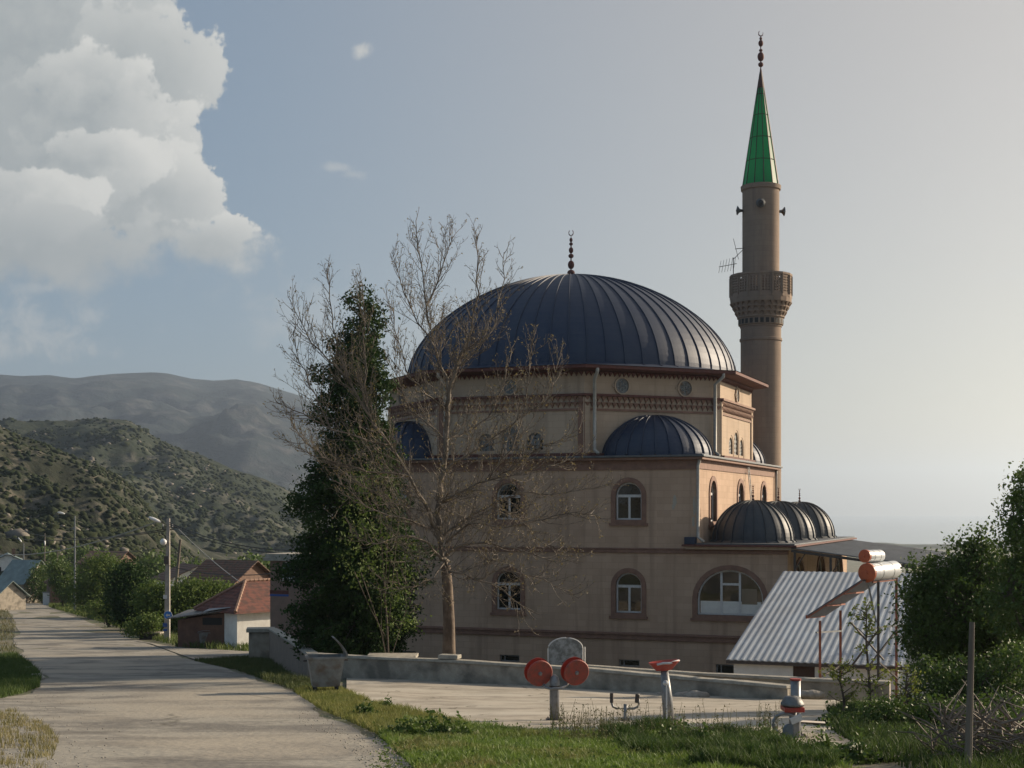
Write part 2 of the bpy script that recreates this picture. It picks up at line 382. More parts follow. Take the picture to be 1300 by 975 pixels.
RE = [(765.5, 46), (770, 62), (780, 88), (790, 112), (805, 148), (818, 192), (830, 224), (838, 246), (851, 292), (877, 369), (889, 395), (905, 402), (925, 450), (940, 482), (975, 520), (1100, 640)]
tag(strip('road', interp_rows(LE, RE, 765.5, 1090), M['road'], .02, 18, 1.2), kind='structure')
tag(strip('side_road', interp_rows([(813, 165), (818, 192), (830, 224), (838, 246)], [(813, 172), (823, 225), (828, 318), (838, 318)], 814, 838, 2), M['road'], .05, 10), kind='structure')
# plaza: concrete pad, columns between wall foot and lower edge
def plaza():
    V = []; pxs = np.arange(440, 1161, 12)
    top = lambda p: np.interp(p, [440, 570, 800, 1000, 1160], [860, 864, 878, 890, 893])
    bot = lambda p: np.interp(p, [440, 480, 560, 660, 760, 880, 960, 1010, 1100, 1160], [884, 899, 916, 932, 938, 944, 952, 960, 965, 960]) + 5
    rr = 16
    for p in pxs:
        for r_ in range(rr + 1):
            q = gp(p, top(p) + (bot(p) - top(p)) * r_ / rr); V.append((q.x, q.y, q.z + .06))
    n = rr + 1; Fq = [(i * n + c, i * n + c + 1, (i + 1) * n + c + 1, (i + 1) * n + c) for i in range(len(pxs) - 1) for c in range(rr)]
    return npmesh('plaza_pavement', V, Fq, M['plaza'], smooth=True)
tag(plaza(), kind='structure')

# ------------------------------------------------------------------ hills
def hill(name, sil, D, Wf, Wb, z0, m, nx=150, ny=70, amp=1., fs=.01, ridge=.3, pw=1., tp=.8):
    pxs = np.linspace(sil[0][0], sil[-1][0], nx); V = []
    for i in range(ny + 1):
        t = i / ny * 1.35
        for p in pxs:
            Yr = D(p) if callable(D) else D
            sy = np.interp(p, [q[0] for q in sil], [q[1] for q in sil]); zt = (HZ - sy) / F * Yr
            if t <= 1: Y = Yr - Wf * (1 - t); k = t ** pw
            else: Y = Yr + Wb * (t - 1) / .35; k = max(0, 1 - ((t - 1) / .35)) ** 1
            X = (p - 650) / F * (Yr * .5 + Y * .5)
            if t <= 1 : X = (p - 650) / F * Y + (1 - t) * 0
            z = z0 + (zt - z0) * k
            nv = mn.fractal(Vector((X * fs, Y * fs, 3.3)), .9, 2.1, 7)
            rg = 1 - abs(mn.fractal(Vector((X * fs * .8 + 9, Y * fs * .8, 1.3)), .8, 2.1, 4)) * 2
            z += amp * (nv * .7 + (rg - .6) * .5) * (min(1, t * 4) * (1 if t < tp else max(ridge, 1 - (t - tp) / (1 - tp) * (1 - ridge))))
            V.append((X, Y, z))
    n = nx; Fq = [(i * n + c, i * n + c + 1, (i + 1) * n + c + 1, (i + 1) * n + c) for i in range(ny) for c in range(nx - 1)]
    return npmesh(name, V, Fq, m, smooth=True), np.array(V).reshape(ny + 1, nx, 3)
def hill_mat(name, green, rock, sc):
    m = bpy.data.materials.new(name); t = nt(m); N = t.nodes; L = t.links
    out = N.new('ShaderNodeOutputMaterial'); b = N.new('ShaderNodeBsdfPrincipled'); b.inputs['Roughness'].default_value = 1; b.inputs['Specular IOR Level'].default_value = .05
    tc = N.new('ShaderNodeTexCoord')
    def noi(s, lo, hi):
        n = N.new('ShaderNodeTexNoise'); n.inputs['Scale'].default_value = s; n.inputs['Detail'].default_value = 9; n.inputs['Roughness'].default_value = .6
        L.new(tc.outputs['Object'], n.inputs[0]); r = N.new('ShaderNodeMapRange'); r.inputs[1].default_value = lo; r.inputs[2].default_value = hi
        L.new(n.outputs[0], r.inputs[0]); return r.outputs[0], n.outputs[0]
    a, na = noi(sc * 6, .46, .62); c, _ = noi(sc, .42, .62)
    m1 = N.new('ShaderNodeMix'); m1.data_type = 'RGBA'; m1.inputs[6].default_value = (*green, 1); m1.inputs[7].default_value = (*[g * 1.5 + .006 for g in green], 1)
    L.new(c, m1.inputs[0])
    m2 = N.new('ShaderNodeMix'); m2.data_type = 'RGBA'; m2.inputs[7].default_value = (*rock, 1)
    mu = N.new('ShaderNodeMath'); mu.operation = 'MULTIPLY'; L.new(a, mu.inputs[0]); c2, _ = noi(sc * 1.7, .44, .58); L.new(c2, mu.inputs[1])
    L.new(m1.outputs[2], m2.inputs[6]); L.new(mu.outputs[0], m2.inputs[0]); L.new(m2.outputs[2], b.inputs['Base Color'])
    bp = N.new('ShaderNodeBump'); bp.inputs['Strength'].default_value = 1.; bp.inputs['Distance'].default_value = .5 / sc * .08
    L.new(na, bp.inputs['Height']); L.new(bp.outputs[0], b.inputs['Normal'])
    L.new(b.outputs[0], out.inputs[0]); return m
hA, VA = hill('hill', [(-420, 400), (-150, 480), (0, 537), (25, 552), (60, 563), (95, 580), (125, 592), (150, 608), (175, 632), (195, 655), (215, 690), (250, 722), (330, 735)],
              520, 260, 200, -22, hill_mat('near_hill', (.034, .038, .027), (.145, .13, .105), .03), 200, 110, 10, .022)
tag(hA, kind='structure')
hB, VB = hill('hill', [(-420, 470), (-100, 530), (0, 540), (60, 536), (120, 534), (165, 539), (195, 555), (225, 568), (260, 580), (310, 598), (350, 616), (400, 648), (450, 685), (520, 725), (640, 745)],
              1150, 620, 400, -48, hill_mat('spur_hill', (.032, .04, .028), (.13, .125, .105), .014), 220, 120, 22, .011)
tag(hB, kind='structure')
hC, VC = hill('mountain', [(-900, 560), (-400, 500), (-100, 480), (0, 474), (30, 476), (60, 473), (95, 477), (140, 473), (190, 472), (215, 473), (240, 480), (270, 483), (300, 481), (325, 484), (345, 490), (380, 500), (450, 540), (560, 610), (680, 652), (860, 668)],
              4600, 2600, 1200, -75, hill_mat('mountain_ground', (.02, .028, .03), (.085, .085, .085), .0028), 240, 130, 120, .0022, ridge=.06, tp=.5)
tag(hC, kind='structure')
hD, VD = hill('far_shore', [(980, 690), (1090, 690.5), (1120, 688.5), (1150, 691), (1230, 690), (1300, 688.5), (1500, 686), (1800, 672)],
              2300, 500, 300, -66, hill_mat('shore_ground', (.055, .06, .035), (.2, .18, .13), .004), 80, 20, 6, .004)
tag(hD, kind='structure')
mb = MB(); mb.add([(-15000, 2500, -60.5), (17000, 2500, -60.5), (17000, 15500, -60.5), (-15000, 15500, -60.5)], [(0, 1, 2, 3)])
tag(mb.build('lake', M['water']), kind='structure')

# scrub on the slopes (uncountable)
def ico(sub):
    import bmesh
    bm = bmesh.new(); bmesh.ops.create_icosphere(bm, subdivisions=sub, radius=1)
    v = np.array([p.co[:] for p in bm.verts]); f = np.array([[q.index for q in p.verts] for p in bm.faces]); bm.free(); return v, f
def scrub(name, G, count, rmin, rmax, sub, imax, mm='scrub', sd=0., th=0.):
    v0, f0 = ico(sub); Vs = []; Fs = []; k = 0; ny, nx, _ = G.shape
    for _ in range(count * 3):
        i = rng.integers(1, imax); j = rng.integers(0, nx - 1); a, b = rng.random(2)
        p = G[i, j] * (1 - a) * (1 - b) + G[i + 1, j] * a * (1 - b) + G[i, j + 1] * (1 - a) * b + G[i + 1, j + 1] * a * b
        if mn.noise(Vector(p * .012) + Vector((sd, 0, 0))) + mn.noise(Vector(p * .05)) * .7 < th + rng.random() * .7 - .45: continue
        r = rng.uniform(rmin, rmax) * (1 + (rng.random() < .1) * .6)
        v = v0 * (1 + rng.normal(0, .24, (len(v0), 1))) * np.array([r * rng.uniform(.8, 1.4), r, r * rng.uniform(.6, .95)]) + p
        Vs.append(v); Fs.append(f0 + k); k += len(v0)
        if len(Vs) >= count: break
    return npmesh(name, np.concatenate(Vs), np.concatenate(Fs), M[mm])
M['outcrop'] = mat('outcrop_rock', (.19, .17, .14), (.1, .09, .075), scale=.3, detail=8, bump=.5)
tag(scrub('scrub', VA, 14000, .4, 1.15, 1, 85), 'dark green scrub bushes scattered over the near rocky hillside', 'scrub', kind='stuff')
tag(scrub('scrub', VB, 22000, .8, 1.9, 1, 95), 'small green scrub covering the long spur behind the village', 'scrub', kind='stuff')

tag(scrub('rock_outcrops', VA, 1600, .4, 1.3, 1, 85, 'outcrop', 40., .55), 'pale boulders and rock outcrops on the near hillside', 'rocks', kind='stuff')
tag(scrub('rock_outcrops', VB, 1500, .6, 1.9, 1, 95, 'outcrop', 80., .6), 'small pale rock outcrops along the spur behind the village', 'rocks', kind='stuff')

# ------------------------------------------------------------------ MOSQUE
import time; T0=time.time()
TH = 21.3; U = Vector((math.cos(R(TH)), -math.sin(R(TH)), 0)); Vv = Vector((math.sin(R(TH)), math.cos(R(TH)), 0))
C0 = Vector((8.36, 64, 0)); ZB = -8.4; Lg = 18.3
mosque = thing('mosque', 'tan stone mosque with dark ribbed central dome and three small porch domes', 'mosque', (C0.x, C0.y, ZB), -R(TH))
SH = (0, 0, -ZB)
def part(mb, name, m, smooth=False, bevel=0., parent=None):
    return mb.build(name, m, parent or mosque, shift=SH, smooth=smooth, bevel=bevel)
def arch(cx, z0, z1, w, n=14, stilt=None):
    """arched outline, semicircle top (or segmental when stilt given)"""
    r = w / 2; zs = z1 - r if stilt is None else stilt; rz = z1 - zs
    pts = [(cx - r, z0), (cx + r, z0)]
    for i in range(n + 1): a = math.pi * i / n; pts.append((cx + r * math.cos(a), zs + rz * math.sin(a)))
    return pts
def placed(vs, fs, o, ang):
    """slab local (x along, y in, z) -> mosque local: origin o, rotated ang"""
    c, s = math.cos(ang), math.sin(ang)
    return [(o[0] + x * c - y * s, o[1] + x * s + y * c, z) for x, y, z in vs], fs
def window_at(o, ang, cx, z0, z1, w, kind='double', par=None, stilt=None, surround=.22):
    """surround moulding with frame and panes as sub-parts"""
    full = arch(cx, z0, z1, w, stilt=stilt)
    so = arch(cx, z0 - surround * .9, z1 + surround, w + surround * 2, stilt=stilt)
    s = MB(); s.add(*placed(*holed(so, [full], .22), o, ang)); s.v = [(x + .05 * math.sin(ang), y - .05 * math.cos(ang), z) for x, y, z in s.v]
    # sill
    sv, sf = MB().box(cx - w / 2 - .34, cx + w / 2 + .34, -.1, .12, z0 - .26, z0 - .12).v, None
    t = MB().box(cx - w / 2 - .3, cx + w / 2 + .3, -.09, .02, z0 - .27, z0 - .15); s.add(*placed(t.v, t.f, o, ang))
    wi = part(s, 'window', M['trim'], parent=par)
    fr = .075; hs = stilt if stilt else z1 - w / 2
    holes = []
    if kind == 'double':
        m = .05; holes = [[(cx - w / 2 + fr, z0 + fr), (cx - m, z0 + fr), (cx - m, hs - fr), (cx - w / 2 + fr, hs - fr)],
                 [(cx + m, z0 + fr), (cx + w / 2 - fr, z0 + fr), (cx + w / 2 - fr, hs - fr), (cx + m, hs - fr)],
                 arch(cx, hs + .05, z1 - fr, w - fr * 2, stilt=hs + .06)]
    elif kind == 'big':
        d = .42; q = z0 + (z1 - z0) * .68
        A = arch(cx, z0 + fr, z1 - fr, w - 2 * fr, 24, stilt=hs)
        lf = [(x, z) for x, z in A if x < cx - d - .04]; rt = [(x, z) for x, z in A if x > cx + d + .04]; ml = [(x, z) for x, z in A if abs(x - cx) < d - .04 and z > q + .05]
        top = lambda xx: hs + (z1 - fr - hs) * math.sqrt(max(0, 1 - ((xx - cx) / (w / 2 - fr)) ** 2))
        holes = [[(cx - d - .05, z0 + fr)] + [(cx - d - .05, top(cx - d - .05))] + sorted(lf, key=lambda p: -p[0])[:-0 or None],
                 [(cx + d + .05, z0 + fr)] + sorted(rt, key=lambda p: (p[0], -p[1])) [:0] + [(x, z) for x, z in A if x > cx + d + .05] + [(cx + d + .05, top(cx + d + .05))],
                 [(cx - d + .05, z0 + fr), (cx + d - .05, z0 + fr), (cx + d - .05, q - .05), (cx - d + .05, q - .05)],
                 [(cx - d + .05, q + .05), (cx + d - .05, q + .05), (cx + d - .05, top(cx + d - .05)), (cx, z1 - fr), (cx - d + .05, top(cx - d + .05))]]
        lfs = [(x, z) for x, z in A if x < cx - d - .05]
        # left light: bottom-right, up the mullion, then along the arch to the left foot
        arc = sorted([p for p in lfs if p[1] > z0 + fr + 1e-4], key=lambda p: -p[0])
        holes[0] = [(cx - d - .05, z0 + fr), (cx - d - .05, top(cx - d - .05))] + arc + [(cx - w / 2 + fr, z0 + fr)]
        arcr = sorted([(x, z) for x, z in A if x > cx + d + .05 and z > z0 + fr + 1e-4], key=lambda p: p[0])
        holes[1] = [(cx + d + .05, z0 + fr), (cx + d + .05, top(cx + d + .05))] + arcr + [(cx + w / 2 - fr, z0 + fr)]
    else:
        holes = [arch(cx, z0 + fr, z1 - fr, w - fr * 2, stilt=hs)]
    f = MB(); vs, fs = holed(arch(cx, z0 + .002, z1 - .002, w - .004, stilt=hs), holes, .07)
    vs = [(x, y + .13, z) for x, y, z in vs]; f.add(*placed(vs, fs, o, ang)); part(f, 'frame', M['frame'], parent=None).parent = wi
    g = MB(); vs, fs = holed(arch(cx, z0 + .01, z1 - .01, w - .02, stilt=hs), [], .02)
    vs = [(x, y + .165, z) for x, y, z in vs]; g.add(*placed(vs, fs, o, ang))
    gl = part(g, 'pane', M['glass']); gl.parent = wi
    if kind == 'big':
        bl = MB(); t = MB().box(cx - w / 2 + .12, cx + w / 2 - .12, .148, .158, z0 + .08, z0 + .62); bl.add(*placed(t.v, t.f, o, ang)); part(bl, 'blind', M['white']).parent = wi
        bl = MB(); t = MB().box(cx + d + .08, cx + w / 2 - .3, .142, .146, z0 + .5, z0 + 1.2); bl.add(*placed(t.v, t.f, o, ang)); part(bl, 'curtain', M['blind']).parent = wi
    return wi
# --- front wall with openings
WXs = [-3.22, -9.15, -15.1]
up = [(x, -.43, 1.30, 1.24) for x in WXs]; lo_ = [(x, -4.71, -2.86, 1.24) for x in WXs]
holes = [arch(*(x, a, b, w)) for x, a, b, w in up + lo_]
holes = [arch(x, a, b, w) for x, a, b, w in up + lo_]
BW = (1.5, -4.70, -2.66, 3.0, -4.0)
holes.append(arch(BW[0], BW[1], BW[2], BW[3], 24, stilt=BW[4]))
bas = [(-3.2, -7.18, -6.86), (-9.1, -7.18, -6.86), (-14.5, -7.18, -6.86), (1.35, -7.35, -6.9)]
for x, a, b in bas: holes.append([(x - .5, a), (x + .5, a), (x + .5, b), (x - .5, b)])
w = MB(); w.add(*holed([(-Lg, ZB), (4.07, ZB), (4.07, -1.75), (0, -1.75), (0, 2.3), (-Lg, 2.3)], holes, .4))
part(w, 'front_wall', M['wall'])
for x, a, b, ww in up: window_at((0, 0), 0, x, a, b, ww)
for x, a, b, ww in lo_: window_at((0, 0), 0, x, a, b, ww)
window_at((0, 0), 0, BW[0], BW[1], BW[2], BW[3], 'big', stilt=BW[4])
for x, a, b in bas:
    f = MB(); f.add(*holed([(x - .5, a), (x + .5, a), (x + .5, b), (x - .5, b)], [[(x - .43, a + .06), (x - .3, a + .06), (x - .3, b - .06), (x - .43, b - .06)], [(x - .24, a + .06), (x + .44, a + .06), (x + .44, b - .06), (x - .24, b - .06)]], .06))
    f.v = [(p, q + .1, r) for p, q, r in f.v]; fo = part(f, 'basement_window', M['steel'])
    g = MB().box(x - .45, x + .45, .12, .14, a + .04, b - .04); part(g, 'pane', M['glass']).parent = fo
# --- side wall above the porch (faces the sun)
sw = MB(); sh = [(3.07, -.07, 1.41, 1.24), (9.15, -.07, 1.41, 1.24), (15.1, -.07, 1.41, 1.24)]
sw.add(*placed(*holed([(.4, ZB), (Lg, ZB), (Lg, 2.3), (.4, 2.3)], [arch(a, b - .45, c, d) for a, b, c, d in sh], .4), (0, 0), math.pi / 2))
part(sw, 'side_wall', M['wall'])
for a, b, c, d in sh: window_at((0, 0), math.pi / 2, a, b - .45, c, d, 'double', surround=.22)
# rest of the shell
w = MB().box(-Lg, -Lg + .4, .4, Lg - .4, ZB, 2.3).box(-Lg, -.4, Lg - .4, Lg, ZB, 2.3); part(w, 'rear_wall', M['wall'])
w = MB(); w.add(*placed(*holed([(.4, ZB), (Lg, ZB), (Lg, -1.75), (.4, -1.75)], [arch(a, -5.2, -2.3, 2.6) for a in (3, 9.1, 15.2)], .3), (4.07, 0), math.pi / 2))
part(w, 'porch_wall', M['wall'])
for a in (3, 9.1, 15.2): window_at((4.07, 0), math.pi / 2, a, -5.2, -2.3, 2.6, 'double', surround=.15)
w = MB().box(.0, 4.07, Lg - .3, Lg, ZB, -1.75); part(w, 'porch_end_wall', M['wall'])
# --- string courses and cornices
c = MB()
for x0, x1 in ((-Lg - .08, 4.15),): c.box(x0, x1, -.09, 0, -5.94, -5.72).box(x0, x1, -.15, 0, -5.72, -5.60)
c.box(4.07, 4.16, 0.002, Lg, -5.94, -5.62)
part(c, 'plinth_band', M['trim'], bevel=.02)
c = MB().box(-Lg - .06, 4.12, -.07, -.001, -1.95, -1.79).box(-Lg - .06, 4.16, -.1, -.001, -1.785, -1.72)
part(c, 'string_course', M['trim'], bevel=.015)
c = MB().box(-Lg - .12, .05, -.05, -.001, 1.86, 2.3).box(.001, .05, 0, Lg, 1.9, 2.3)
part(c, 'frieze', M['trim'])
c = MB().box(-Lg - .32, .32, -.32, Lg + .32, 2.303, 2.42); part(c, 'cornice', M['trim'], bevel=.02)
c = MB().box(-Lg - .4, .4, -.4, Lg + .4, 2.423, 2.52); part(c, 'roof_edge', M['roofmetal'], bevel=.015)
# --- porch roof
c = MB().box(-.02, 4.35, -.3, Lg + .3, -1.745, -1.62).box(-.45, -.02, -.35, -.003, -1.745, -1.62); part(c, 'porch_cornice', M['drum'])
c = MB().box(.001, 4.55, -.5, Lg + .5, -1.617, -1.53).box(-.6, .001, -.5, -.003, -1.617, -1.53); part(c, 'porch_roof_edge', M['trimdark'], bevel=.015)
c = MB().box(.03, 4.45, -.4, Lg + .4, -1.527, -1.47); part(c, 'porch_roof', M['roofmetal'])
c = MB().box(-.5, -.02, -.42, -.01, -1.52, -1.2); part(c, 'gutter_box', M['lead'], bevel=.02)
# --- ribbed domes
def ribbed(mb, prof, nr, rh, rw, c=(0, 0), a0=0., sub=3):
    """lathe with raised seams; rh seam height, rw seam half width in metres (at the base)"""
    cols = []
    step = 2 * math.pi / nr; r0 = max(p[0] for p in prof); d = rw / r0
    for k in range(nr):
        a = a0 + k * step; cols += [(a - d, 0), (a - d * .8, 1), (a + d * .8, 1), (a + d, 0)]
        for q in range(1, sub + 1): cols.append((a + d + (step - 2 * d) * q / (sub + 1), 0))
    kk = len(mb.v); n = len(cols); m = len(prof)
    for i, (r, z) in enumerate(prof):
        p = prof[max(i - 1, 0)]; q = prof[min(i + 1, m - 1)]; tx, tz = q[0] - p[0], q[1] - p[1]; ln = math.hypot(tx, tz) or 1
        nx, nz = abs(tz) / ln, abs(tx) / ln
        f = min(1, r / r0 * 3)
        for a, up_ in cols:
            rr = r + (nx * rh * up_ * f); zz = z + nz * rh * up_ * f
            # seams keep their width toward the apex
            mb.v.append((c[0] + rr * math.cos(a), c[1] + rr * math.sin(a), zz))
    for i in range(m - 1):
        for j in range(n):
            a = kk + i * n + j; b = kk + i * n + (j + 1) % n; mb.f.append((a, b, b + n, a + n))
    mb.f.append(tuple(kk + (m - 1) * n + j for j in range(n)))
    return mb
def sup(r, z0, hh, p, n=22, r1=.05):
    out = []
    for i in range(n + 1):
        a = math.pi / 2 * i / n; rr = r * max(0, math.cos(a)) ** (2 / p); zz = hh * math.sin(a) ** (2 / p); out.append((max(rr, r1), z0 + zz))
    return out
OC = (-9.15, 9.15)
def finial(par, cx, cy, z0, hh, m, n=5):
    f = MB(); f.tube([(cx, cy, z0 - .1), (cx, cy, z0 + hh * .8)], hh * .012 + .006, 6)
    zz = z0 + hh * .08; r = hh * .085
    for k in range(n):
        f.ball((cx, cy, zz), r, 10, 6, (1, 1, .8 + (k % 2) * .5)); zz += r * (2.0 + (k % 2) * .6); r *= .84
    # open crescent on top
    pts = [(cx + hh * .05 * math.cos(a), cy, zz + hh * .06 + hh * .06 * math.sin(a)) for a in [R(q) for q in range(-235, 56, 24)]]
    f.tube(pts, [hh * .006 + .014 * math.sin(math.pi * (i + .5) / len(pts)) for i in range(len(pts))], 6)
    f.tube([(cx, cy, z0 + hh * .78), (cx, cy, zz)], hh * .008, 5)
    return part(f, 'finial', m, smooth=True, parent=par)
# octagonal drum
AP = 8.95; side = 2 * AP * math.tan(math.pi / 8); HW = side / 2
def face_frame(k):
    """frame for octagon face k: normal angle; returns origin at face centre and rotation so slab x runs along the face, y inward"""
    na = -math.pi / 2 + k * math.pi / 4
    return (OC[0] + AP * math.cos(na), OC[1] + AP * math.sin(na)), na + math.pi / 2
ros_mat = M['galvd']
def rosette(o, ang, cx, cz, r):
    circ = lambda x, z, q, n=20: [(x + q * math.cos(2 * math.pi * i / n), z + q * math.sin(2 * math.pi * i / n)) for i in range(n)]
    m = MB(); vs, fs = holed(circ(cx, cz, r, 28), [circ(cx, cz, r * .84, 28)], .1); m.add(*placed([(x, y - .08, z) for x, y, z in vs], fs, o, ang))
    for q in (0, 90, 180, 270): t = MB().box(-.05, .05, -.04, .0, -.07, .07); t.v = [(cx + math.cos(R(q)) * r * 1.1 + x, y, cz + math.sin(R(q)) * r * 1.1 + z) for x, y, z in t.v]; m.add(*placed(t.v, t.f, o, ang))
    rr = part(m, 'rosette', M['drum'])
    m = MB(); hs_ = [circ(cx + r * .42 * math.cos(R(90 + 60 * i)), cz + r * .42 * math.sin(R(90 + 60 * i)), r * .16, 10) for i in range(6)] + [circ(cx, cz, r * .15, 10)]
    vs, fs = holed(circ(cx, cz, r * .84, 28), hs_, .04); m.add(*placed([(x, y - .03, z) for x, y, z in vs], fs, o, ang)); part(m, 'tracery', M['galvd']).parent = rr
    m = MB(); vs, fs = holed(circ(cx, cz, r * .8, 20), [], .008); m.add(*placed([(x, y - .015, z) for x, y, z in vs], fs, o, ang)); part(m, 'pane', M['glass']).parent = rr
for k in range(8):
    o, ang = face_frame(k); card = k % 2 == 0
    hl = []
    if card: hl = [arch(-1.25, 2.72, 3.8, 1.1, 10), arch(0, 2.72, 4.12, 1.14, 10), arch(1.25, 2.72, 3.8, 1.1, 10)]
    w = MB(); w.add(*placed(*holed([(-HW, 2.35), (HW, 2.35), (HW, 6.5), (-HW, 6.5)], hl, .35), o, ang))
    part(w, 'drum_wall', M['drum'])
    if k in (0, 1, 2, 7, 6):
        # corner pilasters, bands and sawtooth courses
        for xa, xb in ((-HW - .06, -HW + .28), (HW - .28, HW + .06)):
            b = MB(); t = MB().box(xa, xb, -.07, .0, 2.53, 5.3); b.add(*placed(t.v, t.f, o, ang)); part(b, 'pilaster', M['trim'] if k in (0,) else M['drum'])
        b = MB(); t = MB().box(-HW - .08, HW + .08, -.2, .0, 5.36, 5.46); b.add(*placed(t.v, t.f, o, ang)); part(b, 'drum_moulding', M['trimdark'] if k < 2 or k > 5 else M['trim'])
        for z0_, z1_, nm in ((5.08, 5.35, 'tooth_course'), (4.8, 5.07, 'tooth_course')):
            b = MB(); n = 26; sp_ = side / n
            for i in range(n):
                x = -HW + sp_ * (i + .5 + (0 if z0_ > 5 else .5) * .0)
                t = MB(); t.add([(x - sp_ * .46, -.01, z1_), (x + sp_ * .46, -.01, z1_), (x, -.01, z0_), (x - sp_ * .46, -.13, z1_), (x + sp_ * .46, -.13, z1_), (x, -.05, z0_ + .04)], [(0, 1, 4, 3), (3, 4, 5), (0, 3, 5, 2), (1, 2, 5, 4)])
                b.add(*placed(t.v, t.f, o, ang))
            part(b, nm, M['trim'])
        b = MB(); t = MB().box(-HW, HW, -.055, .0, 4.68, 4.78); b.add(*placed(t.v, t.f, o, ang))
        part(b, 'drum_moulding', M['trim'])
        b = MB(); n = 30; sp_ = side / n
        for i in range(n):
            x = -HW + sp_ * (i + .5); t = MB(); t.add([(x - sp_ * .46, -.01, 6.5), (x + sp_ * .46, -.01, 6.5), (x, -.01, 6.27), (x - sp_ * .46, -.15, 6.5), (x + sp_ * .46, -.15, 6.5), (x, -.04, 6.3)], [(0, 1, 4, 3), (3, 4, 5), (0, 3, 5, 2), (1, 2, 5, 4)]); b.add(*placed(t.v, t.f, o, ang))
        part(b, 'tooth_course', M['trimdark'])
        if card:
            rosette(o, ang, 0, 5.88, .4)
            for cx, top, ww in ((-1.25, 3.8, 1.1), (0, 4.12, 1.14), (1.25, 3.8, 1.1)):
                hl = [arch(cx, 2.84, top - .12, ww - .24, 8)]
                g = MB(); vs, fs = holed(arch(cx, 2.73, top - .01, ww - .02, 10), hl, .1); g.add(*placed([(x, y + .02, z) for x, y, z in vs], fs, o, ang)); wi = part(g, 'arched_window', M['drum'])
                hh_ = []
                for r_ in range(5):
                    for q in range(3):
                        x_ = cx - ww * .42 + ww * .28 * (q + .5); z_ = 2.84 + (top - 2.96) * (r_ + .5) / 5; d_ = .085
                        if z_ > top - ww * .5 + .12 and q != 1: continue
                        hh_.append([(x_ - d_, z_), (x_, z_ - d_), (x_ + d_, z_), (x_, z_ + d_)])
                g = MB(); vs, fs = holed(arch(cx, 2.83, top - .11, ww - .22, 10), hh_, .04); g.add(*placed([(x, y + .09, z) for x, y, z in vs], fs, o, ang)); part(g, 'lattice', M['galvd']).parent = wi
                g = MB(); vs, fs = holed(arch(cx, 2.74, top - .02, ww - .04, 8), [], .02); g.add(*placed([(x, y + .15, z) for x, y, z in vs], fs, o, ang)); part(g, 'pane', M['glass']).parent = wi
        else:
            rosette(o, ang, -1.72, 5.88, .42); rosette(o, ang, 1.72, 5.88, .42)
        b = MB(); t = MB().box(-HW, HW, -.22, .0, 2.523, 2.68); b.add(*placed(t.v, t.f, o, ang)); part(b, 'drum_foot', M['trimdark'])
def octp(r, z): return [(OC[0] + r / math.cos(math.pi / 8) * math.cos(math.pi / 8 + k * math.pi / 4), OC[1] + r / math.cos(math.pi / 8) * math.sin(math.pi / 8 + k * math.pi / 4), z) for k in range(8)]
e = MB(); k = 0
for r1, z1 in ((AP - .2, 6.52), (9.72, 6.56), (9.80, 6.60), (9.80, 6.74), (9.74, 6.75)): e.v += octp(r1, z1)
for i in range(4):
    for j in range(8): a = i * 8 + j; b = i * 8 + (j + 1) % 8; e.f.append((a, b, b + 8, a + 8))
part(e, 'eave', M['trimdark'])
# roof skirt: octagon edge to the circular dome foot
N_ = 64; s = MB(); rings = []
for q in range(5):
    t = q / 4; ring = []
    for j in range(N_):
        a = 2 * math.pi * j / N_; rel = (a + math.pi / 8) % (math.pi / 4) - math.pi / 8
        ro = 9.84 / math.cos(rel); rr = ro * (1 - t) + 8.6 * t; ring.append((OC[0] + rr * math.cos(a), OC[1] + rr * math.sin(a), 6.755 + .30 * t ** 1.8))
    rings.append(ring)
for ring in rings: s.v += ring
for i in range(4):
    for j in range(N_): a = i * N_ + j; b = i * N_ + (j + 1) % N_; s.f.append((a, b, b + N_, a + N_))
part(s, 'roof_skirt', M['lead'], smooth=True)
dm = MB(); prof = [(8.95, 6.9)] + [p for p in sup(8.72, 6.98, 5.55, 1.78, 26)]
ribbed(dm, prof, 60, .05, .03, OC); dome = part(dm, 'main_dome', M['lead'], smooth=False)
finial(dome, OC[0], OC[1], 12.5, 2.55, M['trimdark'], 6)
# corner half domes
for k in (1, 7, 3, 5):
    o, ang = face_frame(k); na = -math.pi / 2 + k * math.pi / 4
    cc = (o[0] - .35 * math.cos(na) + .3 * math.cos(na), o[1] - .05 * math.sin(na))
    d = MB(); ribbed(d, [(2.85, 2.53)] + sup(2.78, 2.56, 1.98, 1.85, 16), 26, .06, .035, (o[0], o[1]), na, 2); part(d, 'corner_dome', M['lead'])
    b = MB()
    crn = (o[0] + math.cos(na) * 2.6, o[1] + math.sin(na) * 2.6)
cp_ = MB().box(-.6, .3, -.3, .6, 2.523, 2.56); part(cp_, 'roof_corner', M['lead'])
for t in (2.85, 9.1, 15.25):
    d = MB(); ribbed(d, [(1.98, -1.465), (1.92, -1.4)] + sup(1.86, -1.38, 1.86, 1.95, 16), 22, .05, .03, (1.95, t), .1, 2); dd = part(d, 'porch_dome', M['leadg'])
    finial(dd, 1.95, t, .45, .85, M['trimdark'], 5)
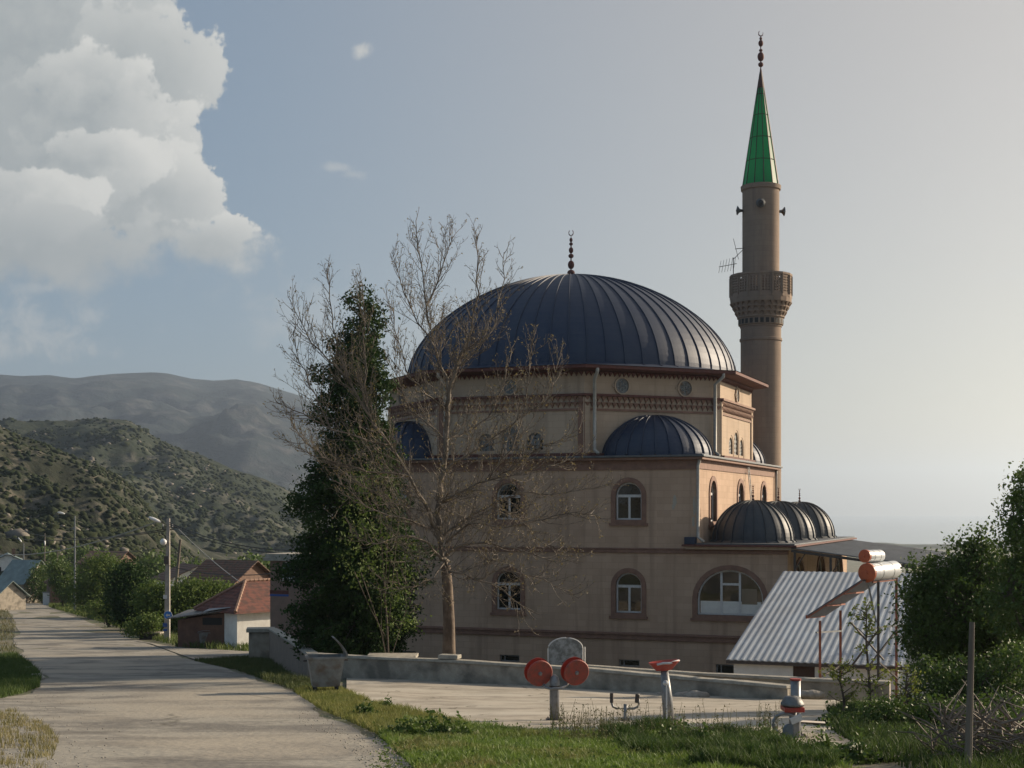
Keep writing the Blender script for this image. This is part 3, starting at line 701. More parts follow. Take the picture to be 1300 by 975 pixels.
# down pipes
def pipe(pts, r=.07): 
    p = MB(); p.tube(pts, r, 10)
    a, b = Vector(pts[0]), Vector(pts[-1])
    part(p, 'downpipe', M['pipe'], smooth=True)
def oct_xy(ang_deg, r): return OC[0] + r * math.cos(R(ang_deg)), OC[1] + r * math.sin(R(ang_deg))
for A_ in (-67.5, -22.5, -112.5):
    for off in (3.2,) if A_ != -22.5 else (-3.2,):
        x, y = oct_xy(A_ + off * .9, 9.75); x2, y2 = oct_xy(A_ + off, 10.3)
        pipe([(x2, y2, 6.6), (x2, y2, 6.45), (x, y, 6.1), (x, y, 2.85), (x + .25, y - .25, 2.65)], .085)
pipe([(.12, -.12, 2.35), (.12, -.12, 2.2), (.06, -.1, 2.0), (.06, -.1, -1.2), (.35, -.25, -1.4)], .07)
pipe([(.12, Lg + .02, 2.4), (.12, Lg - .1, 2.1), (.12, Lg - .1, -1.2)], .06)
# patches of fallen plaster
pm_ = mat('bare_plaster', (.42, .39, .33), (.36, .33, .28), scale=5)
for cx, cz, sx, sz in ((-1.05, .45, .12, .32), (-.12, .2, .1, .5), (-.18, -.5, .08, .3), (-1.12, .15, .08, .14)):
    n = 11; vs = [(cx + sx * math.cos(2 * math.pi * i / n) * random.uniform(.6, 1.1), -.004, cz + sz * math.sin(2 * math.pi * i / n) * random.uniform(.6, 1.1)) for i in range(n)]
    part(MB().add(vs, [tuple(range(n))]), 'plaster_patch', pm_)
# roof ladder
ld = MB(); 
for dx in (0, .35): ld.tube([(.5, 10.2 + dx, -1.4), (.12, 10.2 + dx, 2.6)], .025, 5)
for i in range(12): z = -1.2 + i * .32; x = .5 - .38 * (z + 1.4) / 4; ld.tube([(x, 10.2, z), (x, 10.55, z)], .018, 5)
part(ld, 'roof_ladder', M['steel'])

# ------------------------------------------------------------------ MINARET
mp_ = C0 + U * (-1.1) + Vv * (Lg + 1.55)
mx_, my_ = mp_.x, mp_.y
mina = thing('minaret', 'tall round brown minaret with green panelled spire behind the mosque', 'minaret', (mx_, my_, ZB))
SM = (0, 0, -ZB); k_ = my_ / F
def zy(py): return (HZ - py) * k_
def mpart(mb, name, m, smooth=False, parent=None, bevel=0): return mb.build(name, m, parent or mina, shift=SM, smooth=smooth, bevel=bevel)
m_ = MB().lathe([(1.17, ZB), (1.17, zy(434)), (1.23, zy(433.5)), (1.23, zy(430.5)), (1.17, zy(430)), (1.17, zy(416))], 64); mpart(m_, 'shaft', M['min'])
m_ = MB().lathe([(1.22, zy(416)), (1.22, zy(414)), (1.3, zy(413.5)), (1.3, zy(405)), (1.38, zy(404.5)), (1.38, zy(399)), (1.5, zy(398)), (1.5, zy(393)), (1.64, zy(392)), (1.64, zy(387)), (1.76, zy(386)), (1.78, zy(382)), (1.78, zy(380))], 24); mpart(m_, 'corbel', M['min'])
m_ = MB()
for row, (rr, py0, hh, n) in enumerate(((1.42, 398, .28, 24), (1.55, 392, .26, 26), (1.7, 386, .26, 28))):
    for i in range(n):
        a = 2 * math.pi * (i + row * .5) / n; ca, sa = math.cos(a), math.sin(a); wv = rr * math.pi / n * .8
        z1 = zy(py0); P = lambda r_, w_, z_: (r_ * ca - w_ * sa, r_ * sa + w_ * ca, z_)
        m_.add([P(rr - .1, -wv, z1), P(rr - .1, wv, z1), P(rr + .1, wv, z1), P(rr + .1, -wv, z1), P(rr - .08, 0, z1 - hh)], [(0, 1, 2, 3), (0, 4, 1), (1, 4, 2), (2, 4, 3), (3, 4, 0)])
mpart(m_, 'corbel_teeth', M['min'])
m_ = MB()
for i in range(26):
    a = 2 * math.pi * i / 26; c, s_ = math.cos(a), math.sin(a); P = lambda r_, w_, z_: (r_ * c - w_ * s_, r_ * s_ + w_ * c, z_)
    z0, z1 = zy(412.5), zy(406.5); m_.add([P(1.305, -.1, z0), P(1.305, .1, z0), P(1.305, .1, z1), P(1.305, -.1, z1)], [(0, 1, 2, 3)])
mpart(m_, 'niche_band', M['black'])
# balcony: 16 carved panels
bal = MB().lathe([(1.5, zy(380)), (1.8, zy(380)), (1.8, zy(377)), (1.5, zy(377))], 16, a0=R(11.25)).lathe([(1.62, zy(353)), (1.8, zy(353)), (1.82, zy(352.5)), (1.82, zy(350)), (1.6, zy(350))], 16, a0=R(11.25), cap=False)
balo = mpart(bal, 'balcony', M['min'])
for i in range(16):
    a = R(22.5 * i); c, s_ = math.cos(a), math.sin(a); rr = 1.74; hw = rr * math.tan(R(11.25))
    z0, z1 = zy(377), zy(353)
    hl = []
    ww = hw * 1.5; zz0 = z0 + .1; zz1 = z1 - .08
    for r_ in range(6):
        for q in range(3):
            cx = -ww / 2 + ww * (q + .5) / 3; cz = zz0 + (zz1 - zz0) * (r_ + .5) / 6; d = .065
            hl.append([(cx - d, cz), (cx, cz - d), (cx + d, cz), (cx, cz + d)])
    vs, fs = holed([(-hw, z0), (hw, z0), (hw, z1), (-hw, z1)], hl, .07)
    b = MB(); b.add([(rr * c + x * -s_ - y * c, rr * s_ + x * c - y * s_, z) for x, y, z in vs], fs)
    for xx in (-hw, hw): t = MB().box(xx - .035, xx + .035, -.05, .0, z0, z1); b.add([(rr * c + x * -s_ - y * c, rr * s_ + x * c - y * s_, z) for x, y, z in t.v], t.f)
    mpart(b, 'railing_panel', M['min'], parent=balo)
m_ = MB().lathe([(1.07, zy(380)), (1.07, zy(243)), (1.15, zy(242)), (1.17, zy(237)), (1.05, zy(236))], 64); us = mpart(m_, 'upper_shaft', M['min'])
# green spire
n = 12; zs = [zy(236), zy(205), zy(176), zy(147), zy(120), zy(92)]; z0, z1 = zs[0], zs[-1]; r0 = 1.0
rad = lambda z: r0 * (z1 - z) / (z1 - z0) + .05
sp = MB().lathe([(rad(z), z) for z in zs], n, cap=False); spo = mpart(sp, 'spire', M['spire'])
fr = MB()
for j in range(n):
    a = 2 * math.pi * j / n; fr.tube([((rad(z) + .01) * math.cos(a), (rad(z) + .01) * math.sin(a), z) for z in (z0, z1)], [.03, .02], 4)
for z in zs[1:-1]:
    fr.tube([((rad(z) + .012) * math.cos(2 * math.pi * j / n), (rad(z) + .012) * math.sin(2 * math.pi * j / n), z) for j in range(n + 1)], .022, 4)
for z in zs[:-1]: fr.tube([(0, 0, z), (rad(z), 0, z)], .03, 4)
fr.tube([(0, 0, z0), (0, 0, z1)], .05, 5)
for j in range(0, n, 3):
    a = 2 * math.pi * j / n; fr.tube([(rad(z0) * .95 * math.cos(a), rad(z0) * .95 * math.sin(a), z0), (0, 0, zs[3])], .03, 4)
mpart(fr, 'spire_frame', M['darksteel'], parent=spo)
cap = MB().lathe([(rad(zy(112)) + .02, zy(112)), (.03, zy(86))], 12); mpart(cap, 'spire_cap', M['trimdark'], parent=spo)
fn = MB().tube([(0, 0, zy(92)), (0, 0, zy(45))], .035, 6)
for py, r_, q in ((82, .16, .9), (72, .2, 1.4), (64, .11, .8), (55, .15, 1.3), (49, .09, .9)): fn.ball((0, 0, zy(py)), r_, 10, 7, (1, 1, q))
pts = [(.13 * math.cos(R(a)), 0, zy(45) + .12 + .16 * math.sin(R(a))) for a in range(-240, 41, 24)]
fn.tube(pts, [.012 + .022 * math.sin(math.pi * (i + .5) / len(pts)) for i in range(len(pts))], 6)
mpart(fn, 'finial', M['trimdark'], True, parent=spo)
# loudspeakers
for aa in (-100, 5, 186, 80):
    a = R(aa); c, s_ = math.cos(a), math.sin(a); zc = zy(264 + (4 if aa in (186, 5) else 0))
    sp = MB().tube([(1.05 * c, 1.05 * s_, zc), (1.2 * c, 1.2 * s_, zc), (1.28 * c, 1.28 * s_, zc), (1.4 * c, 1.4 * s_, zc)], [.07, .09, .12, .27], 18); spk = mpart(sp, 'loudspeaker', M['galvd'], True)
    b = MB().disc((1.405 * c, 1.405 * s_, zc), (c, s_, 0), .17, .01, 16); b.ball((1.4 * c, 1.4 * s_, zc), .09, 8, 6); mpart(b, 'horn_throat', M['darksteel'], parent=spk)
# aerials
an = thing('tv_aerial', 'thin metal TV aerials on the left edge of the minaret balcony', 'aerial', (mx_ - 1.65, my_ - .3, zy(352)))
m_ = MB().tube([(0, 0, -.1), (0, 0, 1.1)], .025, 5); 
m_.build('mast', M['darksteel'], an)
m_ = MB().tube([(-.85, 0, .55), (.2, 0, .75)], .018, 4)
for i in range(6): x = -.8 + i * .17; m_.tube([(x - .05, 0, .2 + i * .03), (x + .08, 0, .9 + i * .05)], .011, 4)
m_.build('antenna', M['darksteel'], an)
m_ = MB().tube([(0, 0, 1.0), (.55, 0, 1.55)], .018, 4).tube([(.0, 0, 2.2), (.3, 0, 1.0)], .014, 4).tube([(.1, 0, 1.6), (.6, 0, 1.65)], .02, 4); m_.build('antenna', M['darksteel'], an)

# ------------------------------------------------------------------ CANOPY beside the porch
cn = thing('canopy', 'grey sheet metal lean-to canopy on dark posts beside the porch', 'canopy', (C0.x, C0.y, ZB), -R(TH))
def loc(mb, name, m, root, smooth=False, bevel=0., parent=None): return mb.build(name, m, parent or root, shift=SH, smooth=smooth, bevel=bevel)
def corr(x0, x1, y0, y1, zf, pitch, amp, along='y', n2=2, thick=.03):
    """corrugated sheet; corrugation ridges run along the `along` axis"""
    m = MB(); L0, L1 = (x0, x1) if along == 'y' else (y0, y1); cnt = int((L1 - L0) / pitch) * 6; V = []
    lin = np.linspace(0, 1, n2)
    for i in range(cnt + 1):
        a = L0 + (L1 - L0) * i / cnt; ph = (i % 6); off = amp * (0, .8, 1, .8, 0, -.15)[ph]
        for t in lin:
            x, y = (a, y0 + (y1 - y0) * t) if along == 'y' else (x0 + (x1 - x0) * t, a)
            V.append((x, y, zf(x, y) + off))
    k = len(V); V += [(x, y, z - thick) for x, y, z in V]; n = n2; Fq = []
    for i in range(cnt):
        for j in range(n - 1):
            a = i * n + j; Fq.append((a, a + n, a + n + 1, a + 1)); Fq.append((k + a, k + a + 1, k + a + n + 1, k + a + n))
        a = i * n; Fq.append((a, k + a, k + a + n, a + n)); a = i * n + n - 1; Fq.append((a, a + n, k + a + n, k + a))
    for j in range(n - 1): a = j; Fq.append((a, a + 1, k + a + 1, k + a)); a = cnt * n + j; Fq.append((a, k + a, k + a + 1, a + 1))
    m.add(V, Fq); return m
cz = lambda x, y: -1.66 - (x - 4.4) * .125
loc(corr(4.3, 13.0, -.4, Lg - .4, cz, .33, .035, 'x', 3), 'roof_sheet', M['roofmetal'], cn)
m_ = MB().obar((4.3, -.36, cz(4.3, 0) - .12), (13, -.36, cz(13, 0) - .12), .06, .12); m_.obar((13, -.36, cz(13, 0) - .1), (13, Lg - .4, cz(13, 0) - .1), .06, .12).obar((9, -.36, cz(9, 0) - .12), (9, Lg - .4, cz(9, 0) - .12), .06, .12)
loc(m_, 'roof_frame', M['darksteel'], cn)
for x in (4.45, 6.0, 7.6, 9.2, 11, 12.9):
    loc(MB().box(x - .05, x + .05, -.4, -.3, ZB, cz(x, 0) - .1), 'post', M['darksteel'], cn)
    if x < 12: loc(MB().obar((x + .03, -.35, cz(x, 0) - .9), (x + .45, -.35, cz(x + .45, 0) - .15), .04, .04), 'brace', M['darksteel'], cn)
for y in (5.5, 11.5, 17.5):
    for x in (9, 12.9): loc(MB().box(x - .05, x + .05, y - .05, y + .05, ZB, cz(x, 0) - .1), 'post', M['darksteel'], cn)

# ------------------------------------------------------------------ SHED with corrugated roof
so = Vector((7.7, 50.0, 0)); ZS = -8.2
shed = thing('shed', 'low white shed with sloping corrugated metal roof in front of the porch', 'shed', (so.x, so.y, ZS), -R(TH))
SH2 = (0, 0, -ZS)
rz = lambda x, y: -5.17 + y * .245
corr(-.1, 5.95, -.25, 10.6, rz, .24, .019, 'y', 3).build('roof_sheet', M['galvr'], shed, shift=SH2)
m_ = MB().obar((-.1, -.2, rz(0, -.2) - .1), (5.95, -.2, rz(0, -.2) - .1), .08, .11); m_.build('fascia', M['darksteel'], shed, shift=SH2)
m_ = MB().box(.12, 2.2, 0, .2, ZS, -5.25).box(2.95, 5.7, 0, .2, ZS, -5.25)
m_.hexa([(.12, .2, ZS), (.3, .2, ZS), (.3, 10.2, ZS), (.12, 10.2, ZS)], [(.12, .2, rz(0, .2) - .06), (.3, .2, rz(0, .2) - .06), (.3, 10.2, rz(0, 10.2) - .06), (.12, 10.2, rz(0, 10.2) - .06)])
m_.hexa([(5.5, .2, ZS), (5.7, .2, ZS), (5.7, 10.2, ZS), (5.5, 10.2, ZS)], [(5.5, .2, rz(0, .2) - .06), (5.7, .2, rz(0, .2) - .06), (5.7, 10.2, rz(0, 10.2) - .06), (5.5, 10.2, rz(0, 10.2) - .06)])
m_.build('wall', M['white'], shed, shift=SH2)
d_ = MB().box(2.2, 2.95, .04, .1, ZS, -5.26).build('door', M['door'], shed, shift=SH2); MB().box(2.82, 2.87, -.01, .04, -7.2, -7.05).build('handle', M['steel'], d_, shift=SH2)

# ------------------------------------------------------------------ SOLAR WATER HEATER
YS = 46.5
sb = at(1095, 868, YS)
sol = thing('solar_water_heater', 'solar water heater with two orange capped steel tanks on a rusty stand', 'water heater', tuple(sb))
def sp_(px, py, dy=0.): q = at(px, py, YS + dy); return q - sb
def tank(px0, py0, px1, py1, rp, dy0, dy1, capn=True):
    a, b = sp_(px0, py0, dy0), sp_(px1, py1, dy1); r = rp * YS / F; d = (b - a).normalized()
    t = MB().tube([a, a + d * .03, b - d * .06, b], [r, r, r, r * .8], 30); to = t.build('tank', M['tank'], sol)
    for p_ in to.data.polygons: p_.use_smooth = len(p_.vertices) == 4
    c = MB().tube([a - d * .09, a - d * .08, a + d * .01], [r * .75, r * 1.06, r * 1.06], 30); c.tube([a - d * .12, a - d * .09], [.03, .05], 8); c.build('end_cap', M['orange'], to)
    s = MB()
    for q in (.3, .7): 
        c_ = a + (b - a) * q; s.tube([c_ - d * .015, c_ + d * .015], r * 1.012, 30)
    s.build('strap', M['steel'], to)
tank(1102, 727, 1136, 723, 11.5, -.5, .7); tank(1099, 706, 1118, 705.5, 7.8, -.4, .3)
m_ = MB().tube([sp_(1101, 712, -.3), sp_(1101, 720, -.3)], .03, 6).tube([sp_(1114, 712, .1), sp_(1114, 718, .1)], .025, 6); m_.build('pipe', M['darksteel'], sol)
# collector: slab from low left to high right, wide in depth
def collector(dy0, dy1):
    a0, a1 = sp_(1023, 782, dy0), sp_(1093, 736, dy0); b0, b1 = sp_(1046, 780, dy1), sp_(1118, 734, dy1)
    nrm = (a1 - a0).cross(b0 - a0).normalized() * .07
    if nrm.z > 0: nrm = -nrm
    c = MB().hexa([a0 + nrm, a1 + nrm, b1 + nrm, b0 + nrm], [a0, a1, b1, b0]).build('collector_panel', M['panel'], sol)
    e = MB().obar(a0 + nrm * .9, a1 + nrm * .9, .04, .035).obar(b0 + nrm * .5, b1 + nrm * .5, .05, .06).obar(a0 + nrm * .5, b0 + nrm * .5, .05, .11).obar(a0 * .66 + a1 * .34 + nrm * 1.2, b0 * .66 + b1 * .34 + nrm * 1.2, .05, .05).obar(a0 * .33 + a1 * .67 + nrm * 1.2, b0 * .33 + b1 * .67 + nrm * 1.2, .05, .05)
    e.build('panel_frame', M['orust'], c)
collector(-.9, 1.0)
zgr = h(sb.x, sb.y)
legs = [(1041, 788, -.8), (1067, 775, .8), (1090, 742, -.6), (1115, 738, -.5), (1138, 722, .6)]
for i, (px, py, dy) in enumerate(legs):
    q = sp_(px, py, dy); MB().box(q.x - .035, q.x + .035, q.y - .035, q.y + .035, -2.3, q.z).build('leg', M['orust'] if i in (0, 1, 4) else M['darksteel'], sol) if i != 2 else None
for a, b, m1 in (((1036, 803, -.8), (1068, 801, .8), 'steel'), ((1106, 798, -.5), (1146, 793, .6), 'steel'), ((1108, 739, -.5), (1138, 736, .6), 'orust'), ((1114, 843, -.5), (1064, 850, .8), 'darksteel'),
                 ((1115, 800, -.5), (1078, 850, .3), 'darksteel'), ((1080, 790, .3), (1122, 838, -.5), 'darksteel'), ((1138, 800, .6), (1100, 850, -.4), 'darksteel'), ((1115, 840, -.5), (1140, 862, .6), 'darksteel'), ((1100, 730, -.5), (1112, 790, -.4), 'steel'), ((1041, 860, -.8), (1067, 845, .8), 'darksteel')):
    MB().obar(sp_(*a), sp_(*b), .05, .05).build('brace', M[m1], sol)
base_ = MB().box(-1.8, 1.6, -1.2, 1.2, zgr - sb.z - .1, -1.9 if zgr - sb.z < -2 else zgr - sb.z + .1)
base_.build('plinth', M['conc'], sol)

# ------------------------------------------------------------------ low walls
def wallrun(name, pts, ht, th, m, mcap, label, capw=.06, capt=.1, zb=None, jitter=0.):
    """pts (x,y,ztop); ribbon of boxes with a coping"""
    b0 = Vector((pts[0][0], pts[0][1], pts[0][2] - ht)); root = thing(name, label, 'wall', tuple(b0))
    body = MB(); cap = MB()
    P = []
    for i in range(len(pts) - 1):
        a, b = Vector(pts[i]), Vector(pts[i + 1]); n = max(1, int((b - a).length / 1.0))
        for q in range(n): P.append(a.lerp(b, q / n))
    P.append(Vector(pts[-1]))
    def side(i):
        d = (P[min(i + 1, len(P) - 1)] - P[max(i - 1, 0)]); d.z = 0; d.normalize(); return Vector((-d.y, d.x, 0))
    def rib(mb, th_, z_lo, z_hi):
        k = len(mb.v)
        for i, p in enumerate(P):
            s_ = side(i) * th_ / 2; jz = .03 * mn.noise(Vector((p.x * 1.3, p.y * 1.3, 5)))
            lo = p.z - ht + z_lo if z_lo is not None else 0
            for sg, z in ((-1, p.z + z_lo), (1, p.z + z_lo), (1, p.z + z_hi + jz), (-1, p.z + z_hi + jz)):
                q = p + s_ * sg; mb.v.append((q.x - b0.x, q.y - b0.y, z - b0.z))
        for i in range(len(P) - 1):
            a = k + i * 4
            for j in range(4): mb.f.append((a + j, a + (j + 1) % 4, a + 4 + (j + 1) % 4, a + 4 + j))
        mb.f.append((k, k + 3, k + 2, k + 1)); e = k + (len(P) - 1) * 4; mb.f.append((e, e + 1, e + 2, e + 3))
    rib(body, th, -ht, -capt); rib(cap, th + capw * 2, -capt + .002, 0)
    body.build('wall_body', m, root); cap.build('coping', mcap, root, bevel=.015)
    return root
wt = lambda px, py, Y: tuple(at(px, py, Y))
wallrun('plaza_wall', [wt(401, 829.5, 53), wt(435, 831.5, 52), wt(570, 837, 49.5), wt(740, 847, 47), wt(860, 857.5, 44.8), wt(1003, 869.5, 42)], 2.4, .28, M['conc'], M['concl'], 'long low grey concrete wall along the back of the plaza')
wallrun('yard_wall', [wt(735, 843.5, 50), wt(860, 852, 47.5), wt(1012, 860, 45.2), wt(1130, 865, 44)], 2.4, .22, M['conc'], M['concl'], 'thin rough concrete wall just behind the plaza wall')
wallrun('boundary_wall', [wt(346, 797, 76), wt(372, 812, 63), wt(398, 829.5, 53.5)], 2.6, .35, mat('brown_concrete', (.23, .18, .14), (.16, .125, .1), scale=2, bump=.4), M['concl'], 'brownish boundary wall sloping down from the gate pier to the metal bin')
pr = at(331, 838, 77)
pier = thing('gate_pier', 'square dark concrete pier with flat cap at the side road corner', 'pier', tuple(pr), R(8))
MB().box(-.62, .62, -.5, .5, -.6, 1.55).build('pier_body', M['conc'], pier, bevel=.02); MB().box(-.75, .75, -.62, .62, 1.553, 1.75).build('pier_cap', M['concl'], pier, bevel=.02)
q = at(571, 836, 49.5)
cs = MB().box(-.36, .36, -.22, .22, 0, .14); o = cs.build('coping_block', M['concl'], bevel=.02); o.location = q; o.rotation_euler = (0, 0, -.3)
tag(o, 'loose pale concrete block on the plaza wall at the trunk of the bare tree', 'block')
for i, (px, py, Y, s_, lb) in enumerate(((868, 886, 43.8, .22, 'round grey stone at the wall foot right of the red seat post'), (838, 884, 44.4, .15, 'small grey stone at the wall foot behind the seat post'), (885, 887, 43.4, .28, 'flat pale stone lying at the foot of the plaza wall'), (1030, 886, 41.0, .3, 'long flat stone beside the end of the plaza wall'), (1034, 876, 41.6, .28, 'stone slab leaning on the wall end near the sapling'))):
    q = gp(px, py); m_ = MB().ball((0, 0, 0), s_, 12, 8, (1.5, .9, .55)); m_.v = [(x * (1 + .2 * mn.noise(Vector((x * 6, y * 6, i)))), y, z * (1 + .3 * mn.noise(Vector((x * 5, z * 9, i))))) for x, y, z in m_.v]
    o = m_.build('stone', M['rock'], smooth=True); o.location = (q.x, q.y, q.z + s_ * .3); tag(o, lb, 'stone', 'stones along the plaza wall')
# slab hut roof in the yard
q = at(498, 834, 54)
yh = thing('yard_tank', 'low concrete box with flat pale slab left of the bare trunk', 'concrete tank', (q.x, q.y, q.z - .4))
MB().box(-.8, .8, -.6, .6, -1.6, .36).build('tank_body', M['conc'], yh); MB().box(-.95, .95, -.75, .75, .362, .48).build('slab', M['concl'], yh, bevel=.015)

# gatehouse
gq = at(357, 800, 84); gz = gq.z - 1.2
gh = thing('gatehouse', 'small pinkish gatehouse with flat cap and louvred window beside the tall fir', 'gatehouse', (gq.x, gq.y, gz), R(-21.3))
s84 = 84 / F; zt = (HZ - 712) * s84 - gz
MB().box(-.75, 2.6, 0, 2.6, 0, zt).build('wall', mat('gate_plaster', (.27, .18, .14), (.2, .14, .11), scale=1.5, bump=.2), gh)
MB().box(-1.05, 3.0, -.35, 3.0, zt + .002, zt + .2).box(-.95, 2.9, -.25, 2.9, zt + .2, zt + .42).build('roof_slab', M['concl'], gh, bevel=.02)
zz = (HZ - 735) * s84 - gz
wf = MB().box(.12, 1.0, -.04, .02, zz, zz + 1.0).build('window', M['frame'], gh); MB().box(.2, .92, -.05, -.041, zz + .08, zz + .92).build('pane', glass_mat('blue_pane', (.14, .2, .22), .2), wf)
MB().box(-.0, 1.2, -.12, 0, zz - .12, zz - .04).build('sill', M['concl'], gh)
zz = (HZ - 757) * s84 - gz
MB().box(-.77, .5, -.012, 0, zz, zz + .12).build('blue_stripe', M['bluep'], gh); MB().box(-.77, .5, -.012, 0, zz + .14, zz + .35).build('red_stripe', M['trimdark'], gh)
wr = at(346, 794, 83)

# ------------------------------------------------------------------ WASTE BINS
M['binm'] = mat('bin_metal', (.24, .25, .25), (.16, .165, .165), rough=.6, metal=.15, scale=3, bump=.2, base3=(.14, .11, .09), s3=2.5)
def bin_(loc_, rz_, label, lid_open):
    b = thing('waste_container', label, 'waste container', loc_, rz_, 'metal waste containers')
    wt_, wb, dt, db, z0, z1 = .6, .44, .5, .36, .2, 1.2
    m = MB(); t = .03
    bo = [(-wb, -db, z0), (wb, -db, z0), (wb, db, z0), (-wb, db, z0)]; to = [(-wt_, -dt, z1), (wt_, -dt, z1), (wt_, dt, z1), (-wt_, dt, z1)]
    ti = [(-wt_ + t, -dt + t, z1), (wt_ - t, -dt + t, z1), (wt_ - t, dt - t, z1), (-wt_ + t, dt - t, z1)]; bi = [(-wb + t, -db + t, z0 + t), (wb - t, -db + t, z0 + t), (wb - t, db - t, z0 + t), (-wb + t, db - t, z0 + t)]
    m.add(bo + to + ti + bi, [(0, 3, 2, 1)] + [(i, (i + 1) % 4, 4 + (i + 1) % 4, 4 + i) for i in range(4)] + [(4 + i, 4 + (i + 1) % 4, 8 + (i + 1) % 4, 8 + i) for i in range(4)] + [(8 + i, 8 + (i + 1) % 4, 12 + (i + 1) % 4, 12 + i) for i in range(4)] + [(12, 13, 14, 15)])
    m.build('bin_body', M['binm'], b)
    rim = MB(); c = [(-wt_ - .02, -dt - .02), (wt_ + .02, -dt - .02), (wt_ + .02, dt + .02), (-wt_ - .02, dt + .02)]
    for i in range(4): a_, b_ = c[i], c[(i + 1) % 4]; rim.obar((a_[0], a_[1], z1 - .04), (b_[0], b_[1], z1 - .04), .05, .07)
    rim.build('rim', M['binm'], b)
    for sx in (-1, 1):
        MB().tube([(sx * .62, -.1, z1 - .15), (sx * .74, -.1, z1 - .15)], .03, 8).build('lifting_pin', M['darksteel'], b)
        for sy in (-1, 1):
            w_ = MB().disc((sx * .36, sy * .3, .1), (1, 0, 0), .1, .05, 16); w_.obar((sx * .36 + .04, sy * .3, .1), (sx * .36 + .04, sy * .3, .24), .02, .06); w_.build('wheel', M['black'], b)
    ld_ = MB(); n = 8; V = []
    if lid_open:     # curved lid swung up on the right side
        for i in range(n + 1):
            a = R(108 + 34 * i / n); rr = .78; x = wt_ + .02 + .62 * (math.cos(a) - math.cos(R(108))) * .9; z = z1 - .02 + i / n * .62
            x = wt_ + .06 - .42 * (i / n) ** 1.6
            V += [(x, -dt, z), (x, dt, z), (x + .05, dt, z + .02), (x + .05, -dt, z + .02)]
    else:
        for i in range(n + 1): x = -wt_ - .03 + (2 * wt_ + .06) * i / n; z = z1 + .02 + .1 * math.sin(math.pi * i / n); V += [(x, -dt - .03, z), (x, dt + .03, z), (x, dt + .03, z + .03), (x, -dt - .03, z + .03)]
    Fq = [(i * 4 + j, i * 4 + (j + 1) % 4, i * 4 + 4 + (j + 1) % 4, i * 4 + 4 + j) for i in range(n) for j in range(4)] + [(0, 3, 2, 1), (n * 4, n * 4 + 1, n * 4 + 2, n * 4 + 3)]
    ld_.add(V, Fq).build('lid', M['galvd'] if lid_open else M['steel'], b)
    return b
q = gp(413, 880); s_ = q.y / 45
b1 = bin_((q.x, q.y, q.z + .05), R(13), 'battered grey metal waste container with its curved lid swung open by the grass', True); b1.scale = (s_ * .95,) * 3
q = gp(262, 822); b2 = bin_((q.x, q.y, q.z), R(12), 'small closed grey waste container on the far verge of the side road', False); b2.scale = (q.y / 100 * .92,) * 3

# ------------------------------------------------------------------ EXERCISE MACHINES on the plaza
YE = 27.
def E(px, py, dy, o): return at(px, py, YE + dy) - o
# arm wheels
o = gp(704, 918); YE = o.y
aw = thing('arm_wheel_machine', 'outdoor arm wheel machine with two tilted red discs on a grey post', 'exercise machine', tuple(o))
r_ = 6.3 * YE / F; zt = (o.z - 0); ztop = at(704, 872, YE).z - o.z
p_ = MB().tube([(0, 0, -.1), (0, 0, ztop + .12), (0, 0, ztop + .2), (0, 0, ztop + .245)], [r_, r_, r_ * .75, r_ * .2], 20); p_.build('post', M['steel'], aw, smooth=True)
MB().tube([(0, 0, ztop - .02), (0, 0, ztop + .03)], r_ * 1.07, 20).build('collar', M['darksteel'], aw)
pts = [E(690, 869, -.05, o), E(693, 873, -.1, o), E(699, 874.5, -.14, o), E(704, 874, -.16, o), E(712, 874, -.1, o), E(719, 870, .0, o), E(724, 864, .05, o)]
MB().tube(pts, .028, 8).build('arm', M['steel'], aw, smooth=True)
ax = Vector((.34, -.9, -.22)).normalized()
for px, py in ((685.5, 855), (732, 854)):
    c = E(px, py, -.05, o)
    bk = c - ax * .17
    d = MB().tube([c - ax * .02, c, c + ax * .015], [.27, .27, .255], 36); dd = d.build('wheel', M['redshade'], aw)
    bb = MB().tube([bk - ax * .02, bk + ax * .01], [.27, .275], 36); bb.build('rear_disc', M['red'], dd)
    MB().tube([bk, c], .1, 14).build('spacer', M['darksteel'], dd)
    MB().tube([c + ax * .01, c + ax * .05], [.045, .03], 12).build('hub', M['steel'], dd)
# handle bar stand
o = gp(794, 919); YE = o.y
hb = thing('handlebar_stand', 'low U shaped grey handlebar on a thin post between the two machines', 'exercise machine', tuple(o))
MB().tube([(0, 0, -.1), (0, 0, at(794, 894, YE).z - o.z)], .04, 10).build('post', M['steel'], hb, smooth=True)
MB().tube([E(776.5, 881, 0, o), E(776.5, 892, 0, o), E(778, 897, 0, o), E(783, 899.5, 0, o), E(794, 900, 0, o), E(805, 899.5, 0, o), E(810, 897, 0, o), E(811.5, 892, 0, o), E(811, 881, 0, o)], .024, 8).build('handlebar', M['steel'], hb, smooth=True)
for a, b in (((776.5, 880), (776.5, 892)), ((809, 881), (808, 892)), ): MB().tube([E(*a, 0, o), E(*b, 0, o)], .036, 8).build('grip', M['black'] if False else M['darksteel'], hb)
